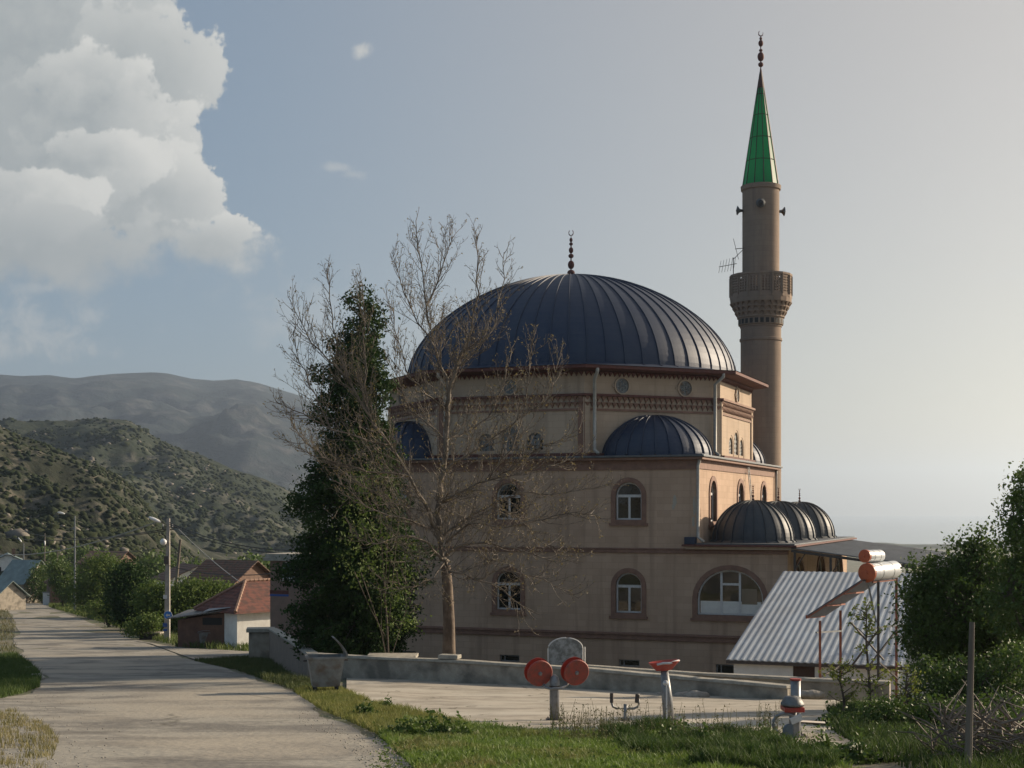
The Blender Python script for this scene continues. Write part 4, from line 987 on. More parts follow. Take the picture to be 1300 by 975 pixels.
# seat post
o = gp(848.5, 919); YE = o.y
st = thing('seat_machine', 'grey tapered exercise post with red bucket seat on top', 'exercise machine', tuple(o))
a = E(850, 921, 0, o); b = E(843.5, 851, 0, o)
MB().tube([a, a.lerp(b, .5), b], [.115, .105, .075], 16).build('post', M['steel'], st, smooth=True)
MB().tube([E(846, 867, -.12, o), E(846.5, 917, -.14, o)], .017, 6).ball(E(845, 867, -.1, o), .055, 10, 6).build('lever', M['tank'], st)
c = E(843, 845, 0, o); V = MB()
n = 24; prof = [(.06, -.1), (.16, -.09), (.3, .055), (.32, .085), (.3, .085), (.15, -.05), (.02, -.06)]
for r1, z in prof:
    for j in range(n): t = 2 * math.pi * j / n; V.v.append((c.x + r1 * math.cos(t) * .98, c.y + r1 * math.sin(t) * .7, c.z + z + .1 * (r1 * math.cos(t))))
for i in range(len(prof) - 1):
    for j in range(n): k = i * n + j; k2 = i * n + (j + 1) % n; V.f.append((k, k2, k2 + n, k + n))
so_ = V.build('seat', M['red'], st, smooth=True)
MB().tube([E(834, 844, -.2, o), E(842, 842, -.22, o), E(850, 842, -.22, o), E(862, 838.5, 0, o)], .022, 8).build('seat_rim', M['tank'], so_, smooth=True)
# bike machine at right
o = gp(1008, 940); YE = o.y
bk = thing('exercise_bike', 'grey outdoor exercise bike with red capped post in the weeds', 'exercise machine', tuple(o))
kk = YE / F
r1 = 6.5 * kk; MB().tube([E(1010, 940, .5, o), E(1010, 863.5, .5, o)], r1, 18).build('post', M['steel'], bk, smooth=True)
MB().tube([E(1010, 863.5, .5, o), E(1010, 861.5, .5, o)], r1 * 1.12, 18).build('post_cap', M['red'], bk)
MB().tube([E(1006, 940, 0, o), E(1006, 925, 0, o)], .12, 12).tube([E(1006, 925, 0, o), E(1007, 897, 0, o)], .06, 10).build('frame', M['steel'], bk, smooth=True)
s1 = MB(); c = E(1006, 893, -.05, o)
for r1, z in ((.03, .1), (.12, .09), (.19, -.02), (.19, -.05), (.02, -.06)):
    for j in range(16): t = 2 * math.pi * j / 16; s1.v.append((c.x + r1 * math.cos(t) * 1.0, c.y + r1 * 1.2 * math.sin(t), c.z + z + .02))
for i in range(4):
    for j in range(16): k = i * 16 + j; k2 = i * 16 + (j + 1) % 16; s1.f.append((k, k2, k2 + 16, k + 16))
sea = s1.build('seat', M['galvd'], bk, smooth=True); MB().box(c.x - .16, c.x + .16, c.y - .2, c.y + .2, c.z - .12, c.z - .045).build('seat_base', M['red'], sea, bevel=.01)
cy = E(997, 919, -.2, o); pts = [(cy.x + 15.5 * kk * math.cos(R(a)), cy.y, cy.z + 13 * kk * math.sin(R(a))) for a in range(40, 330, 18)]
MB().tube(pts, .026, 8).build('guard_hoop', M['steel'], bk, smooth=True)
c2 = E(1003, 928, -.2, o); MB().tube([c2 + Vector((0, .06, 0)), c2 - Vector((0, .06, 0))], .11, 22).build('wheel', mat('bluegrey', (.15, .2, .24), (.1, .13, .16), scale=6), bk)
MB().tube([E(1010, 936, -.2, o), E(1010, 915, -.2, o)], .085, 12).build('crank_housing', M['steel'], bk)
MB().obar(E(1004, 916, -.35, o), E(1018, 910, -.35, o), .06, .1).build('pedal', M['paper'], bk)
MB().tube([E(1012, 916, -.2, o), E(1046, 918, .3, o)], .03, 6).build('foot_bar', M['darksteel'], bk)
for mach, r_ in ((aw, .17), (hb, .09), (st, .18), (bk, .2)):
    f = MB().box(-r_, r_, -r_, r_, .0, .03)
    for sx in (-1, 1):
        for sy in (-1, 1): f.tube([(sx * r_ * .75, sy * r_ * .75, .02), (sx * r_ * .75, sy * r_ * .75, .06)], .014, 6)
    fo = f.build('base_plate', M['darksteel'], mach); fo.location.z = .05
# backboard
YB = 51.; q = at(718, 848, YB); gz_ = h(q.x, q.y)
bb_ = thing('basketball_backboard', 'grey arched basketball backboard behind the red discs', 'backboard', (q.x, q.y, gz_), R(14))
hh = at(718, 810, YB).z - gz_; hl = at(718, 850, YB).z - gz_; wv = .64
pts = [(-wv, hl), (wv, hl)] + [(wv * math.cos(R(a)), hh - .38 + .38 * math.sin(R(a))) for a in range(0, 181, 15)]
MB().add(*holed(pts, [], .06)).build('board', mat('board_grey', (.3, .32, .33), (.14, .15, .15), scale=3.5, detail=9, bump=.2, lo=.42, hi=.58), bb_)
e = MB(); P3 = [(x, .03, z) for x, z in pts]; e.tube(P3[1:] + [P3[0], P3[1]], .035, 6); e.tube([(wv + .12, .12, hl + .1), (wv + .12, .12, hh - .35)], .03, 6).build('rim_frame', M['paper'], bb_)
e = MB().tube([(0, .5, 0), (0, .5, hl + .5), (0, .12, hl + .55)], .07, 10); e.build('pole', M['steel'], bb_)
rg = [(.0 + .2 * math.cos(R(a)), -.26 + .2 * math.sin(R(a)), hl + .28) for a in range(0, 361, 24)]; e = MB().tube(rg, .012, 5); e.tube([(0, 0, hl + .28), (0, -.06, hl + .28)], .03, 6); e.build('hoop', M['darksteel'], bb_)

# ------------------------------------------------------------------ HOUSES at left
def hiproof(x0, x1, y0, y1, ze, zr, ov=.5, t=.12):
    x0 -= ov; x1 += ov; y0 -= ov; y1 += ov; m = MB(); w = min(x1 - x0, y1 - y0) / 2
    if x1 - x0 >= y1 - y0: ra, rb = (x0 + w, (y0 + y1) / 2, zr), (x1 - w, (y0 + y1) / 2, zr)
    else: ra, rb = ((x0 + x1) / 2, y0 + w, zr), ((x0 + x1) / 2, y1 - w, zr)
    V = [(x0, y0, ze), (x1, y0, ze), (x1, y1, ze), (x0, y1, ze), ra, rb, (x0, y0, ze - t), (x1, y0, ze - t), (x1, y1, ze - t), (x0, y1, ze - t)]
    if x1 - x0 >= y1 - y0: Fc = [(0, 1, 5, 4), (1, 2, 5), (2, 3, 4, 5), (3, 0, 4)]
    else: Fc = [(0, 1, 4), (1, 2, 5, 4), (2, 3, 5), (3, 0, 4, 5)]
    Fc += [(0, 6, 7, 1), (1, 7, 8, 2), (2, 8, 9, 3), (3, 9, 6, 0), (6, 9, 8, 7)]
    m.add(V, Fc); r = MB()
    for a, b in ((0, 4), (1, 4 if x1 - x0 < y1 - y0 else 5), (2, 5), (3, 4 if x1 - x0 >= y1 - y0 else 5), (4, 5)):
        A, B = Vector(V[a]), Vector(V[b]); n = int((B - A).length / .35)
        for i in range(n): p = A.lerp(B, i / n); q = A.lerp(B, (i + 1) / n); r.tube([p + Vector((0, 0, .03)), q + Vector((0, 0, .05))], [.13, .1], 6)
    return m, r
K = at(301, 815, 97); zg = K.z - .1
HD = 4.2
hs = thing('village_house', 'low white house with reddish hipped tile roof beside the gatehouse', 'house', (K.x, K.y, zg), R(45))
ez = at(301, 777, 97).z - zg; rzz = at(325, 735, 103).z - zg
MB().box(0, 9, 0, HD, -.5, ez).build('wall', M['white'], hs)
a_, b_ = hiproof(0, 9, 0, HD, ez + .02, rzz, .45); rf = a_.build('roof', M['tile'], hs); b_.build('ridge_tiles', mat('ridge_tile', (.33, .2, .14), (.2, .12, .09), scale=6), rf)
MB().box(3, 3.9, -.02, 0, .0, 2.0).build('door', M['door'], hs)
K2 = at(296, 813, 98); 
lt = thing('lean_to', 'brown rough walled lean-to with a patched tin roof left of the white house', 'lean-to', (K2.x, K2.y, K2.z), R(-8))
sc_ = 98 / F
MB().hexa([(-4.0, 0, -.5), (.3, 0, -.5), (.3, 3, -.5), (-4.0, 3, -.5)], [(-4.0, 0, 1.35), (.3, 0, 2.05), (.3, 3, 2.2), (-4.0, 3, 1.5)]).build('wall', M['brown'], lt)
MB().hexa([(-4.6, -.5, 1.45), (.4, -.5, 2.2), (.4, 3.4, 2.5), (-4.6, 3.4, 1.75)], [(-4.6, -.5, 1.52), (.4, -.5, 2.27), (.4, 3.4, 2.57), (-4.6, 3.4, 1.82)]).build('tin_roof', M['galvd'], lt)
MB().hexa([(-1.9, -.6, 2.0), (.3, -.6, 2.35), (.3, 1.5, 2.55), (-1.9, 1.5, 2.2)], [(-1.9, -.6, 2.04), (.3, -.6, 2.39), (.3, 1.5, 2.59), (-1.9, 1.5, 2.24)]).build('roof_patch', M['galv'], lt)
MB().box(-2.2, -.8, -.03, .02, 1.05, 1.55).build('opening', M['black'], lt)
for px, py, hp, lb in ((122, 786, 1.5, 'grey fence post in the verge below the yellow green tree'), (133, 792, 1.2, 'short pale fence post nearest the dark conifer bush'), (110, 780, 1.4, 'thin fence post beside the tall lamp post')):
    q = gp(px, py); fp = MB().tube([(0, 0, -.2), (.04, 0, hp)], [.09, .07], 6).build('fence_post', M['wood']); fp.location = q; tag(fp, lb, 'fence post', 'fence posts along the far verge')
# wooden crate/well near pole
q = gp(193, 812); ct = thing('stone_trough', 'dark low stone trough in the weeds left of the concrete pole', 'trough', tuple(q), R(-10))
MB().box(-.9, .8, -.4, .5, -.1, .5).build('trough_body', mat('dark_stone', (.07, .06, .05), (.04, .035, .03), scale=3, bump=.4), ct, bevel=.03); MB().box(-1.0, .9, -.5, .6, .502, .62).build('rim', M['conc'], ct, bevel=.02)
def gable_house(px, py, Y, rz_, W, Dp, H, RH, mw, mr, label, chim=False, win=True):
    q = at(px, py, Y); g = thing('village_house', label, 'house', tuple(q), rz_)
    MB().box(-W / 2, W / 2, 0, Dp, -3, H).build('wall', mw, g)
    gb = MB(); gb.add([(-W / 2, .0, H), (W / 2, .0, H), (0, .0, H + RH - .1), (-W / 2, Dp, H), (W / 2, Dp, H), (0, Dp, H + RH - .1)], [(0, 1, 2), (3, 5, 4)]); gb.build('gable', mw, g)
    r = MB(); ov = .5
    for sx in (-1, 1): r.hexa([(sx * (W / 2 + ov), -ov, H - .15), (0, -ov, H + RH), (0, Dp + ov, H + RH), (sx * (W / 2 + ov), Dp + ov, H - .15)], [(sx * (W / 2 + ov), -ov, H - .05), (0, -ov, H + RH + .1), (0, Dp + ov, H + RH + .1), (sx * (W / 2 + ov), Dp + ov, H - .05)])
    ro = r.build('roof', mr, g)
    if chim: MB().box(W * .1, W * .1 + .7, Dp * .3, Dp * .3 + .7, H + RH * .4, H + RH + 1.1).build('chimney', M['brown'], ro)
    if win:
        for x in (-W * .28, W * .12):
            wf = MB().box(x, x + 1, -.05, 0, H - 1.9, H - .7).build('window', M['frame'], g); MB().box(x + .1, x + .9, -.06, -.051, H - 1.8, H - .8).build('pane', M['glass'], wf)
    return g
gable_house(10, 757, 300, R(20), 8, 9, 7.0, 1.9, M['white'], M['greenroof'], 'white walled house with chimney and dark grey roof at the far left edge', True)
gable_house(50, 757, 250, R(68), 8, 5.5, 2.4, 3.9, M['conc'], M['greenroof'], 'house with pale green metal roof at the end of the road')
gable_house(14, 768, 205, R(55), 5, 6, 1.2, 2.2, M['conc'], M['greenroof'], 'low shed with grey green sheet roof cut by the left edge', win=False)
gable_house(322, 762, 128, R(62), 6, 5, 1.6, 1.9, M['brown'], M['tileo'], 'farther house with old tiled gable roof just above the white house', win=False)
gable_house(252, 752, 170, R(30), 7, 6, 1.6, 1.6, M['white'], M['tileo'], 'distant red tiled house half hidden by trees behind the concrete pole')
gable_house(160, 728, 260, R(75), 8, 7, 2, 2., M['brown'], M['tileo'], 'far house with orange brown roof above the dark tree', win=False)
gable_house(84, 752, 235, R(25), 5, 5, 1.6, 1.4, M['brown'], M['tile'], 'small red roofed house behind the roadside trees', win=False)
q = gp(21, 762); ds = thing('satellite_dish', 'white satellite dish on a short stand near the far houses', 'satellite dish', (q.x, q.y, q.z))
s_ = q.y / F
ds_h = (762 - 746) * s_
MB().tube([(0, 0, 0), (0, 0, ds_h)], .05, 6).build('stand', M['steel'], ds)
axd = Vector((.3, -.85, .4)).normalized(); c = Vector((0, -.1, ds_h)); MB().tube([c, c + axd * .1, c + axd * .22], [.15, .6, .85], 22, cap=False).build('dish', M['lampw'], ds)
# little far hut by the road
q = gp(60, 768); hu = thing('utility_cabinet', 'pale electrical cabinet beside the far end of the road', 'cabinet', tuple(q)); MB().box(-.6, .6, -.4, .4, 0, 2.0).build('cabinet_body', M['frame'], hu); MB().box(-.7, .7, -.5, .5, 2.002, 2.15).build('cabinet_roof', M['steel'], hu)

# ------------------------------------------------------------------ POLES, LAMPS, WIRES
PQ = gp(212, 815); YP = PQ.y
up_ = thing('utility_pole', 'square pale concrete utility pole with lamp and round blue arrow sign', 'utility pole', tuple(PQ))
def Pp(px, py, dy=0.): return at(px, py, YP + dy) - PQ
ht = Pp(215, 658).z; kk = YP / F
MB().hexa([(-3.6 * kk, -3 * kk, -.4), (3.6 * kk, -3 * kk, -.4), (3.6 * kk, 3 * kk, -.4), (-3.6 * kk, 3 * kk, -.4)], [(-.2 * kk, -1.8 * kk, ht), (3.6 * kk, -1.8 * kk, ht), (3.6 * kk, 1.8 * kk, ht), (-.2 * kk, 1.8 * kk, ht)]).build('pole', M['pole'], up_)
def lamp(par, a, b, m='darksteel'):
    MB().tube([a, b], .04, 6).build('lamp_arm', M[m], par)
    d = (b - a).normalized(); l = MB(); l.ball((0, 0, 0), .28, 12, 8, (1.9, .7, .5)); o = l.build('lamp_head', M['lampw'], par, smooth=True); o.location = b + d * .35; o.rotation_euler = (0, math.atan2(-d.z, abs(d.x)) * (1 if d.x > 0 else -1), 0)
lamp(up_, Pp(212, 666), Pp(202, 662, -.2))
MB().ball(Pp(207.5, 688, -.3), .26, 12, 8, (1, 1, 1)).tube([Pp(207.5, 688, -.3), Pp(213, 688)], .04, 6).build('round_lamp', M['lampw'], up_, smooth=True)
MB().box(Pp(209, 711).x, Pp(214.5, 711).x, -3.9 * kk, -2.7 * kk, Pp(0, 716).z, Pp(0, 706).z).build('meter_box', M['darksteel'], up_)
for z_ in (672, 669): MB().obar(Pp(206, z_, -.1), Pp(221, z_, .1), .08, .08).build('crossarm', M['darksteel'], up_)
for x_ in (207, 212, 219): MB().tube([Pp(x_, 669), Pp(x_, 665)], .05, 6).build('insulator', M['paper'], up_)
c = Pp(213.3, 781, -.35); sg = MB().tube([c, c + Vector((0, .02, 0))], 5.4 * kk, 30).build('traffic_sign', M['paper'], up_)
MB().tube([c - Vector((0, .006, 0)), c - Vector((0, .002, 0))], 5.0 * kk, 30).build('sign_face', M['blue'], sg)
s = 3.1 * kk; ar = [(-s, 0), (-s * .25, -s * .75), (-s * .25, -s * .3), (s, -s * .3), (s, s * .3), (-s * .25, s * .3), (-s * .25, s * .75)]
ar = [(x * .95, z) for x, z in ar]; MB().add([(c.x + x, c.y - .009, c.z + z) for x, z in ar], [tuple(range(7))]).build('sign_arrow', M['paper'], sg)
for px0, px1, py0, py1, m in ((208, 213, 755, 760, 'paper'), (207.5, 213, 791, 795.5, 'bluep'), (208, 213, 798, 801, 'bluep')):
    MB().box(Pp(px0, 0).x, Pp(px1, 0).x, -3.45 * kk, -3.2 * kk, Pp(0, py1).z, Pp(0, py0).z).build('notice', M[m], up_)
q = gp(217, 806); lp = thing('wooden_pole', 'leaning bare wooden pole just right of the concrete pole', 'wooden pole', tuple(q))
MB().tube([(0, 0, -.3), at(229, 685, q.y + 1) - q], [.17, .11], 8).build('pole', M['wood'], lp)
# lamp posts along the road
for px, pyb, pyt, lx, ly, lb, wd in ((95, 778, 655, 78, 651, 'tall thin lamp post over the roadside trees', 0), (56, 764, 677, 54, 686, 'leaning wooden lamp pole near the green roofed house', 1), (73, 768, 698, 0, 0, 'short plain pole among the far roadside trees', 1), (30, 765, 690, 24, 686, 'farthest lamp post beside the green roof', 0), (137, 740, 700, 0, 0, 'thin wooden pole rising from the yellow green tree', 1), (262, 770, 712, 258, 714, 'small distant lamp post above the green hedge', 0)):
    q = gp(px, min(pyb, 790)) if pyb > 762 else at(px, pyb, 180); t = thing('lamp_post' if lx else 'wooden_pole', lb, 'lamp post' if lx else 'wooden pole', tuple(q))
    dx = -2 if px == 56 else 0
    top = at(px - dx * -1 + (3 if px == 56 else 0), pyt, q.y) - q
    MB().tube([(0, 0, -.3), top], [.16, .09], 6).build('pole', M['wood'] if wd else M['steel'], t)
    if lx: a = at((px * .3 + lx * .7), ly + 2, q.y) - q; lamp(t, top if px != 95 else top, at(lx + 3, ly + 1, q.y - .3) - q)
def wire(a, b, sag, r, m, label):
    a = Vector(a); b = Vector(b); n = 18; pts = [a.lerp(b, i / n) - Vector((0, 0, 4 * sag * (i / n) * (1 - i / n))) - a for i in range(n + 1)]
    o = MB().tube(pts, r, 5).build('power_line', M[m], smooth=True); o.location = a; tag(o, label, 'power line', 'power lines strung from the concrete pole')
T = at(212, 669, YP)
wire(at(199, 663, YP), at(-60, 686, 260), 2.6, .05, 'wirel', 'pale sagging cable running left from the lamp of the concrete pole')
wire(at(210, 671.5, YP), at(28, 674, 210), .9, .04, 'wire', 'upper black cable running left over the road to far poles')
wire(at(210, 674, YP), at(-30, 673, 240), 1.2, .035, 'wire', 'lower black cable running left over the road trees')
wire(at(215, 663, YP), at(375, 699, 88), .5, .035, 'wire', 'upper black cable running right from pole to mosque yard')
wire(at(215, 665, YP), at(375, 703, 88), .55, .035, 'wire', 'second black cable just below running right to the yard')
wire(at(226, 671, YP), at(322, 751, 100), .25, .03, 'wirel', 'thin pale cable slanting down to the tiled roof')
wire(at(214, 718, YP), at(355, 727, 90), .4, .03, 'wire', 'low dark cable running right at half pole height')
wire(at(213, 693, YP), at(100, 690, 190), .8, .025, 'wire', 'faint thin cable leaving the round lamp toward the trees')

# ------------------------------------------------------------------ VEGETATION
def leaves(P, size, flat=.0, asp=.55):
    """diamond leaves at points P, random orientation"""
    n = len(P); d = rng.normal(0, 1, (n, 3)); d /= np.linalg.norm(d, axis=1)[:, None]
    e = np.cross(d, rng.normal(0, 1, (n, 3))); e /= np.linalg.norm(e, axis=1)[:, None] + 1e-9
    s = (size * rng.uniform(.6, 1.35, n))[:, None]
    V = np.stack([P - d * s * .5, P + e * s * asp * .5 - d * s * .05, P + d * s * .5, P - e * s * asp * .5 - d * s * .05], 1).reshape(-1, 3)
    return V, np.arange(n * 4).reshape(-1, 4)
def clumps(ells, nc, k, spread, inner=.55):
    """clump centres through ellipsoids (c, (rx,ry,rz)); returns points and clump centres"""
    vol = np.array([e[1][0] * e[1][1] * e[1][2] for e in ells]) ** (2 / 3); vol /= vol.sum(); out = []; cen = []
    for e, w in zip(ells, vol):
        m = max(3, int(nc * w)); d = rng.normal(0, 1, (m, 3)); d /= np.linalg.norm(d, axis=1)[:, None]
        r = (inner + (1 - inner) * rng.random(m) ** .6)[:, None] * rng.uniform(.82, 1.12, (m, 1))
        c = np.array(e[0]) + d * r * np.array(e[1]); cen.append(c)
        kk = rng.integers(int(k * .5), int(k * 1.5), m)
        for q, n in zip(c, kk): out.append(q + rng.normal(0, 1, (n, 3)) * spread * rng.uniform(.6, 1.3) * np.array([1.15, 1.15, .75]))
    return np.concatenate(out), np.concatenate(cen)
def limbs_to(mb, base, top, cents, n, r0, r1=.02):
    base = Vector(base); top = Vector(top)
    idx = rng.choice(len(cents), min(n, len(cents)), replace=False)
    for i in idx:
        c = Vector(cents[i]); t = rng.uniform(.25, .95); s = base.lerp(top, t); m = s.lerp(c, .5) + Vector((0, 0, -.1 * (c - s).length * rng.uniform(-.5, 1))) + Vector(rng.normal(0, .06, 3)) * (c - s).length
        mb.tube([s, m, c], [r0 * (1 - t * .7) * .5, r0 * .25, r1], 5, cap=False)
def leafy(name, label, px, Y, pyb, ells, nc, k, spread, size, m, group=None, cat='tree', tr=.12, nl=40, barkm='barkd', inner=.5):
    """ells in photo pixels: (px, py, rx, ry, dy, rdepth_factor)"""
    if Y is None: b = gp(px, pyb, True)
    else:
        b = at(px, pyb, Y); b.z = h(b.x, b.y)
    Y = b.y; s = Y / F; E_ = []
    for ex, ey, rx, ry, dy in ells:
        c = at(ex, ey, Y + dy) - b; E_.append(((c.x, c.y, c.z), (rx * s, max(rx, ry) * s * .9, ry * s)))
    root = thing(name, label, cat, tuple(b), 0, group)
    P, cen = clumps(E_, nc, k, spread, inner)
    P = P[P[:, 2] > .02]
    top = max(E_, key=lambda e: e[0][2])[0]
    t = MB(); t.tube([(0, 0, -.3), (top[0] * .3, top[1] * .3, top[2] * .45), (top[0] * .8, top[1] * .8, top[2] * .95)], [tr, tr * .75, tr * .3], 9); limbs_to(t, (0, 0, .2), (top[0] * .8, top[1] * .8, top[2] * .9), cen, nl, tr)
    t.build('trunk', M[barkm], root)
    V, Fq = leaves(P, size); npmesh('crown', V, Fq, M[m], root)
    return root

# --- fir: dense ragged conifer
def fir():
    Yf = 58.; b = at(452, 833, Yf); b.z = h(b.x, b.y); root = thing('fir_tree', 'tall dark green ragged conifer left of the bare tree', 'tree', tuple(b))
    s = Yf / F
    rows = [(362, 456, 9), (372, 457, 18), (385, 460, 23), (400, 463, 26), (420, 457, 26), (440, 454, 38), (470, 450, 44), (500, 449, 44), (525, 446, 42), (560, 449, 50), (600, 445, 60), (650, 448, 76), (700, 454, 84), (750, 456, 86), (790, 452, 82), (815, 448, 72), (838, 444, 52)]
    P = []; T = MB(); T.tube([(0, 0, -.3), (.1, 0, 4), at(457, 370, Yf) - b], [.3, .22, .04], 10)
    ztop = (at(0, 362, Yf) - b).z; 
    for i in range(900):
        py = 362 + (840 - 362) * rng.random() ** .62
        cx = np.interp(py, [r[0] for r in rows], [r[1] for r in rows]); wd = np.interp(py, [r[0] for r in rows], [r[2] for r in rows])
        az = rng.uniform(0, 2 * math.pi)
        # branch tiers: reach varies by tier and azimuth so the outline is ragged
        tier = mn.noise(Vector((py * .075, math.cos(az) * 1.5, math.sin(az) * 1.5))) * 2.3
        reach = wd * s * max(.5, min(1.22, .8 + .42 * tier + rng.uniform(-.05, .06)))
        c0 = at(cx, py, Yf) - b; tip = c0 + Vector((math.cos(az) * reach, math.sin(az) * reach, reach * rng.uniform(-.22, .12)))
        if i % 3 == 0: T.tube([c0 + Vector((0, 0, .1)), c0.lerp(tip, .5) + Vector((0, 0, .12)), tip], [.05, .03, .01], 4, cap=False)
        n = int(34 + reach * 60)
        u = .3 + .7 * rng.random(n) ** .7
        pts = np.array(c0)[None] + (np.array(tip) - np.array(c0))[None] * u[:, None]
        sp = .07 + .15 * np.sin(np.pi * np.clip(u, .1, .93))[:, None]
        pts = pts + rng.normal(0, 1, (n, 3)) * sp * np.array([1, 1, .75]) * (1 + reach * .2); pts[:, 2] -= .12 * (u ** 2)
        P.append(pts)
    P = np.concatenate(P); P = P[P[:, 2] > .1]
    T.build('trunk', M['barkd'], root); V, Fq = leaves(P, .155, asp=.5); npmesh('crown', V, Fq, M['fir'], root)
fir()
# yellowish loose foliage in front of the fir (small tree)
leafy('small_tree', 'loose yellow green tree growing against the right side of the conifer', 497, 55, 835, [(478, 640, 34, 60, 0), (500, 720, 36, 50, .5), (505, 775, 34, 35, 0), (460, 690, 30, 50, -1)], 210, 12, .22, .13, 'leafm', tr=.05, nl=14)

# --- big bare tree
def bare():
    Yt = 53.; b = at(570, 836, Yt); b.z = h(b.x, b.y); root = thing('bare_tree', 'tall bare plane tree with pale twigs in front of the dome', 'tree', tuple(b))
    A = lambda px, py, dy=0.: at(px, py, Yt + dy) - b
    trunk = MB(); br = MB(); tw = MB(); buds = []
    trunk.tube([(0, 0, -.2), A(570, 830), A(570, 790), A(568, 745), A(566, 718)], [.31, .25, .22, .2, .18], 14, cap=False)
    L = [([(566, 720, 0), (560, 700, 0), (556, 670, .1), (557, 640, .2), (563, 600, .1), (566, 560, 0), (568, 520, 0), (570, 500, 0)], .16, .085),
         ([(570, 500, 0), (562, 470, .2), (550, 437, .3), (541, 390, .4), (534, 330, .3), (528, 280, .2)], .085, .015),
         ([(570, 500, 0), (580, 465, -.3), (595, 430, -.5), (603, 390, -.6), (606, 340, -.5), (607, 297, -.5)], .085, .015),
         ([(580, 465, -.3), (600, 450, -.8), (625, 420, -1), (636, 370, -1), (640, 320, -1.1)], .05, .012),
         ([(550, 437, .3), (530, 410, .5), (512, 370, .8), (498, 320, 1)], .05, .012),
         ([(541, 390, .4), (555, 360, .2), (568, 320, 0), (575, 300, 0)], .04, .012),
         ([(560, 690, 0), (545, 650, -.6), (520, 605, -1), (495, 565, -1.4), (470, 530, -1.6), (447, 490, -1.7), (430, 450, -1.6), (422, 400, -1.5), (414, 340, -1.4)], .1, .014),
         ([(470, 530, -1.6), (462, 490, -1.4), (462, 440, -1.2), (460, 400, -1.1), (461, 360, -1)], .06, .012),
         ([(447, 490, -1.7), (415, 455, -2), (390, 425, -2.3), (368, 380, -2.4)], .05, .012),
         ([(495, 565, -1.4), (455, 555, -2), (420, 545, -2.4), (385, 525, -2.8), (350, 510, -3)], .06, .012),
         ([(520, 605, -1), (480, 600, -1.8), (440, 590, -2.5), (400, 580, -3), (365, 560, -3.2)], .06, .012),
         ([(558, 670, 0), (530, 665, -1), (495, 655, -2), (460, 640, -2.6), (425, 610, -3)], .08, .012),
         ([(566, 715, 0), (545, 690, -1), (515, 680, -2), (480, 690, -2.7), (445, 680, -3)], .07, .012),
         ([(566, 705, 0), (590, 690, -.6), (625, 690, -1.2), (665, 700, -1.8), (700, 712, -2), (735, 716, -2.2)], .085, .012),
         ([(566, 725, 0), (600, 735, -.8), (640, 750, -1.4), (675, 775, -1.8)], .075, .014),
         ([(563, 680, 0), (590, 660, .5), (625, 640, .9), (660, 625, 1.1), (700, 628, 1.2), (745, 620, 1.2), (778, 612, 1.1)], .085, .012),
         ([(557, 640, .2), (585, 625, -.6), (620, 610, -1), (650, 595, -1.3), (690, 565, -1.5), (735, 545, -1.6)], .08, .012),
         ([(563, 600, .1), (590, 580, -.8), (620, 560, -1.2), (660, 530, -1.5), (700, 500, -1.6), (712, 450, -1.7)], .075, .012),
         ([(566, 560, 0), (590, 550, .8), (620, 530, 1.2), (640, 490, 1.4), (650, 440, 1.5)], .06, .012),
         ([(566, 560, 0), (545, 540, .9), (520, 520, 1.3), (505, 480, 1.4), (500, 430, 1.4)], .05, .012),
         ([(568, 520, 0), (540, 500, -.8), (515, 470, -1.1), (505, 430, -1.2), (498, 390, -1.2)], .05, .012),
         ([(620, 610, -1), (650, 570, -1.5), (665, 520, -1.8), (672, 470, -1.9), (676, 430, -1.9)], .045, .012),
         ([(625, 640, .9), (660, 660, 1), (690, 690, 1.1), (710, 700, 1.2)], .04, .012),
         ([(556, 650, .1), (560, 640, -1.2), (575, 625, -2.2), (590, 640, -2.8)], .05, .012),
         ([(566, 690, 0), (595, 665, -1.2), (640, 670, -2), (690, 660, -2.6), (730, 650, -2.8), (760, 655, -2.8)], .06, .012),
         ([(620, 610, -1), (660, 600, -.6), (700, 590, -.2), (745, 575, 0)], .04, .012),
         ([(600, 735, -.8), (640, 725, -1.2), (690, 735, -1.6), (735, 760, -1.8)], .05, .012),
         ([(545, 650, -.6), (500, 640, .4), (450, 610, 1), (400, 570, 1.4), (370, 540, 1.5)], .05, .012),
         ([(420, 545, -2.4), (400, 500, -2.2), (380, 460, -2), (372, 420, -2)], .035, .012),
         ([(566, 710, 0), (550, 735, -1), (520, 745, -1.8), (490, 740, -2.4)], .05, .012)]
    cc = Vector(A(565, 560, 0))
    def twig(p, d, ln, r, lev):
        """curving twig; recursion to finer ones"""
        n = 5 if lev == 1 else (4 if lev == 2 else 3); pts = [p.copy()]; q = p.copy(); d = d.normalized()
        upb = .16 if lev < 3 else .05
        for i in range(n):
            d = (d + Vector(rng.normal(0, .14, 3)) + Vector((0, 0, upb))).normalized(); q = q + d * ln / n; pts.append(q.copy())
        (br if lev == 1 else tw).tube(pts, [r * (1 - .75 * i / n) for i in range(n + 1)], 5 if lev == 1 else 3, cap=False)
        if lev >= 3:
            for m in (1, 2):
                if rng.random() < .75: buds.append(pts[-m])
            return
        step = (.27, .2)[lev - 1]; cnt = max(2, int(ln / step))
        for i in range(cnt):
            t = .18 + .82 * (i + rng.random() * .7) / cnt; t = min(t, .99); k = t * n; a = int(k); o = pts[a].lerp(pts[a + 1], k - a)
            dd = (pts[a + 1] - pts[a]).normalized(); pr = dd.cross(Vector(rng.normal(0, 1, 3))).normalized()
            nd = (dd * .75 + pr * .75)
            twig(o, nd, ln * rng.uniform(.28, .5) * (1.15 - t * .6), max(r * .42, .0092), lev + 1)
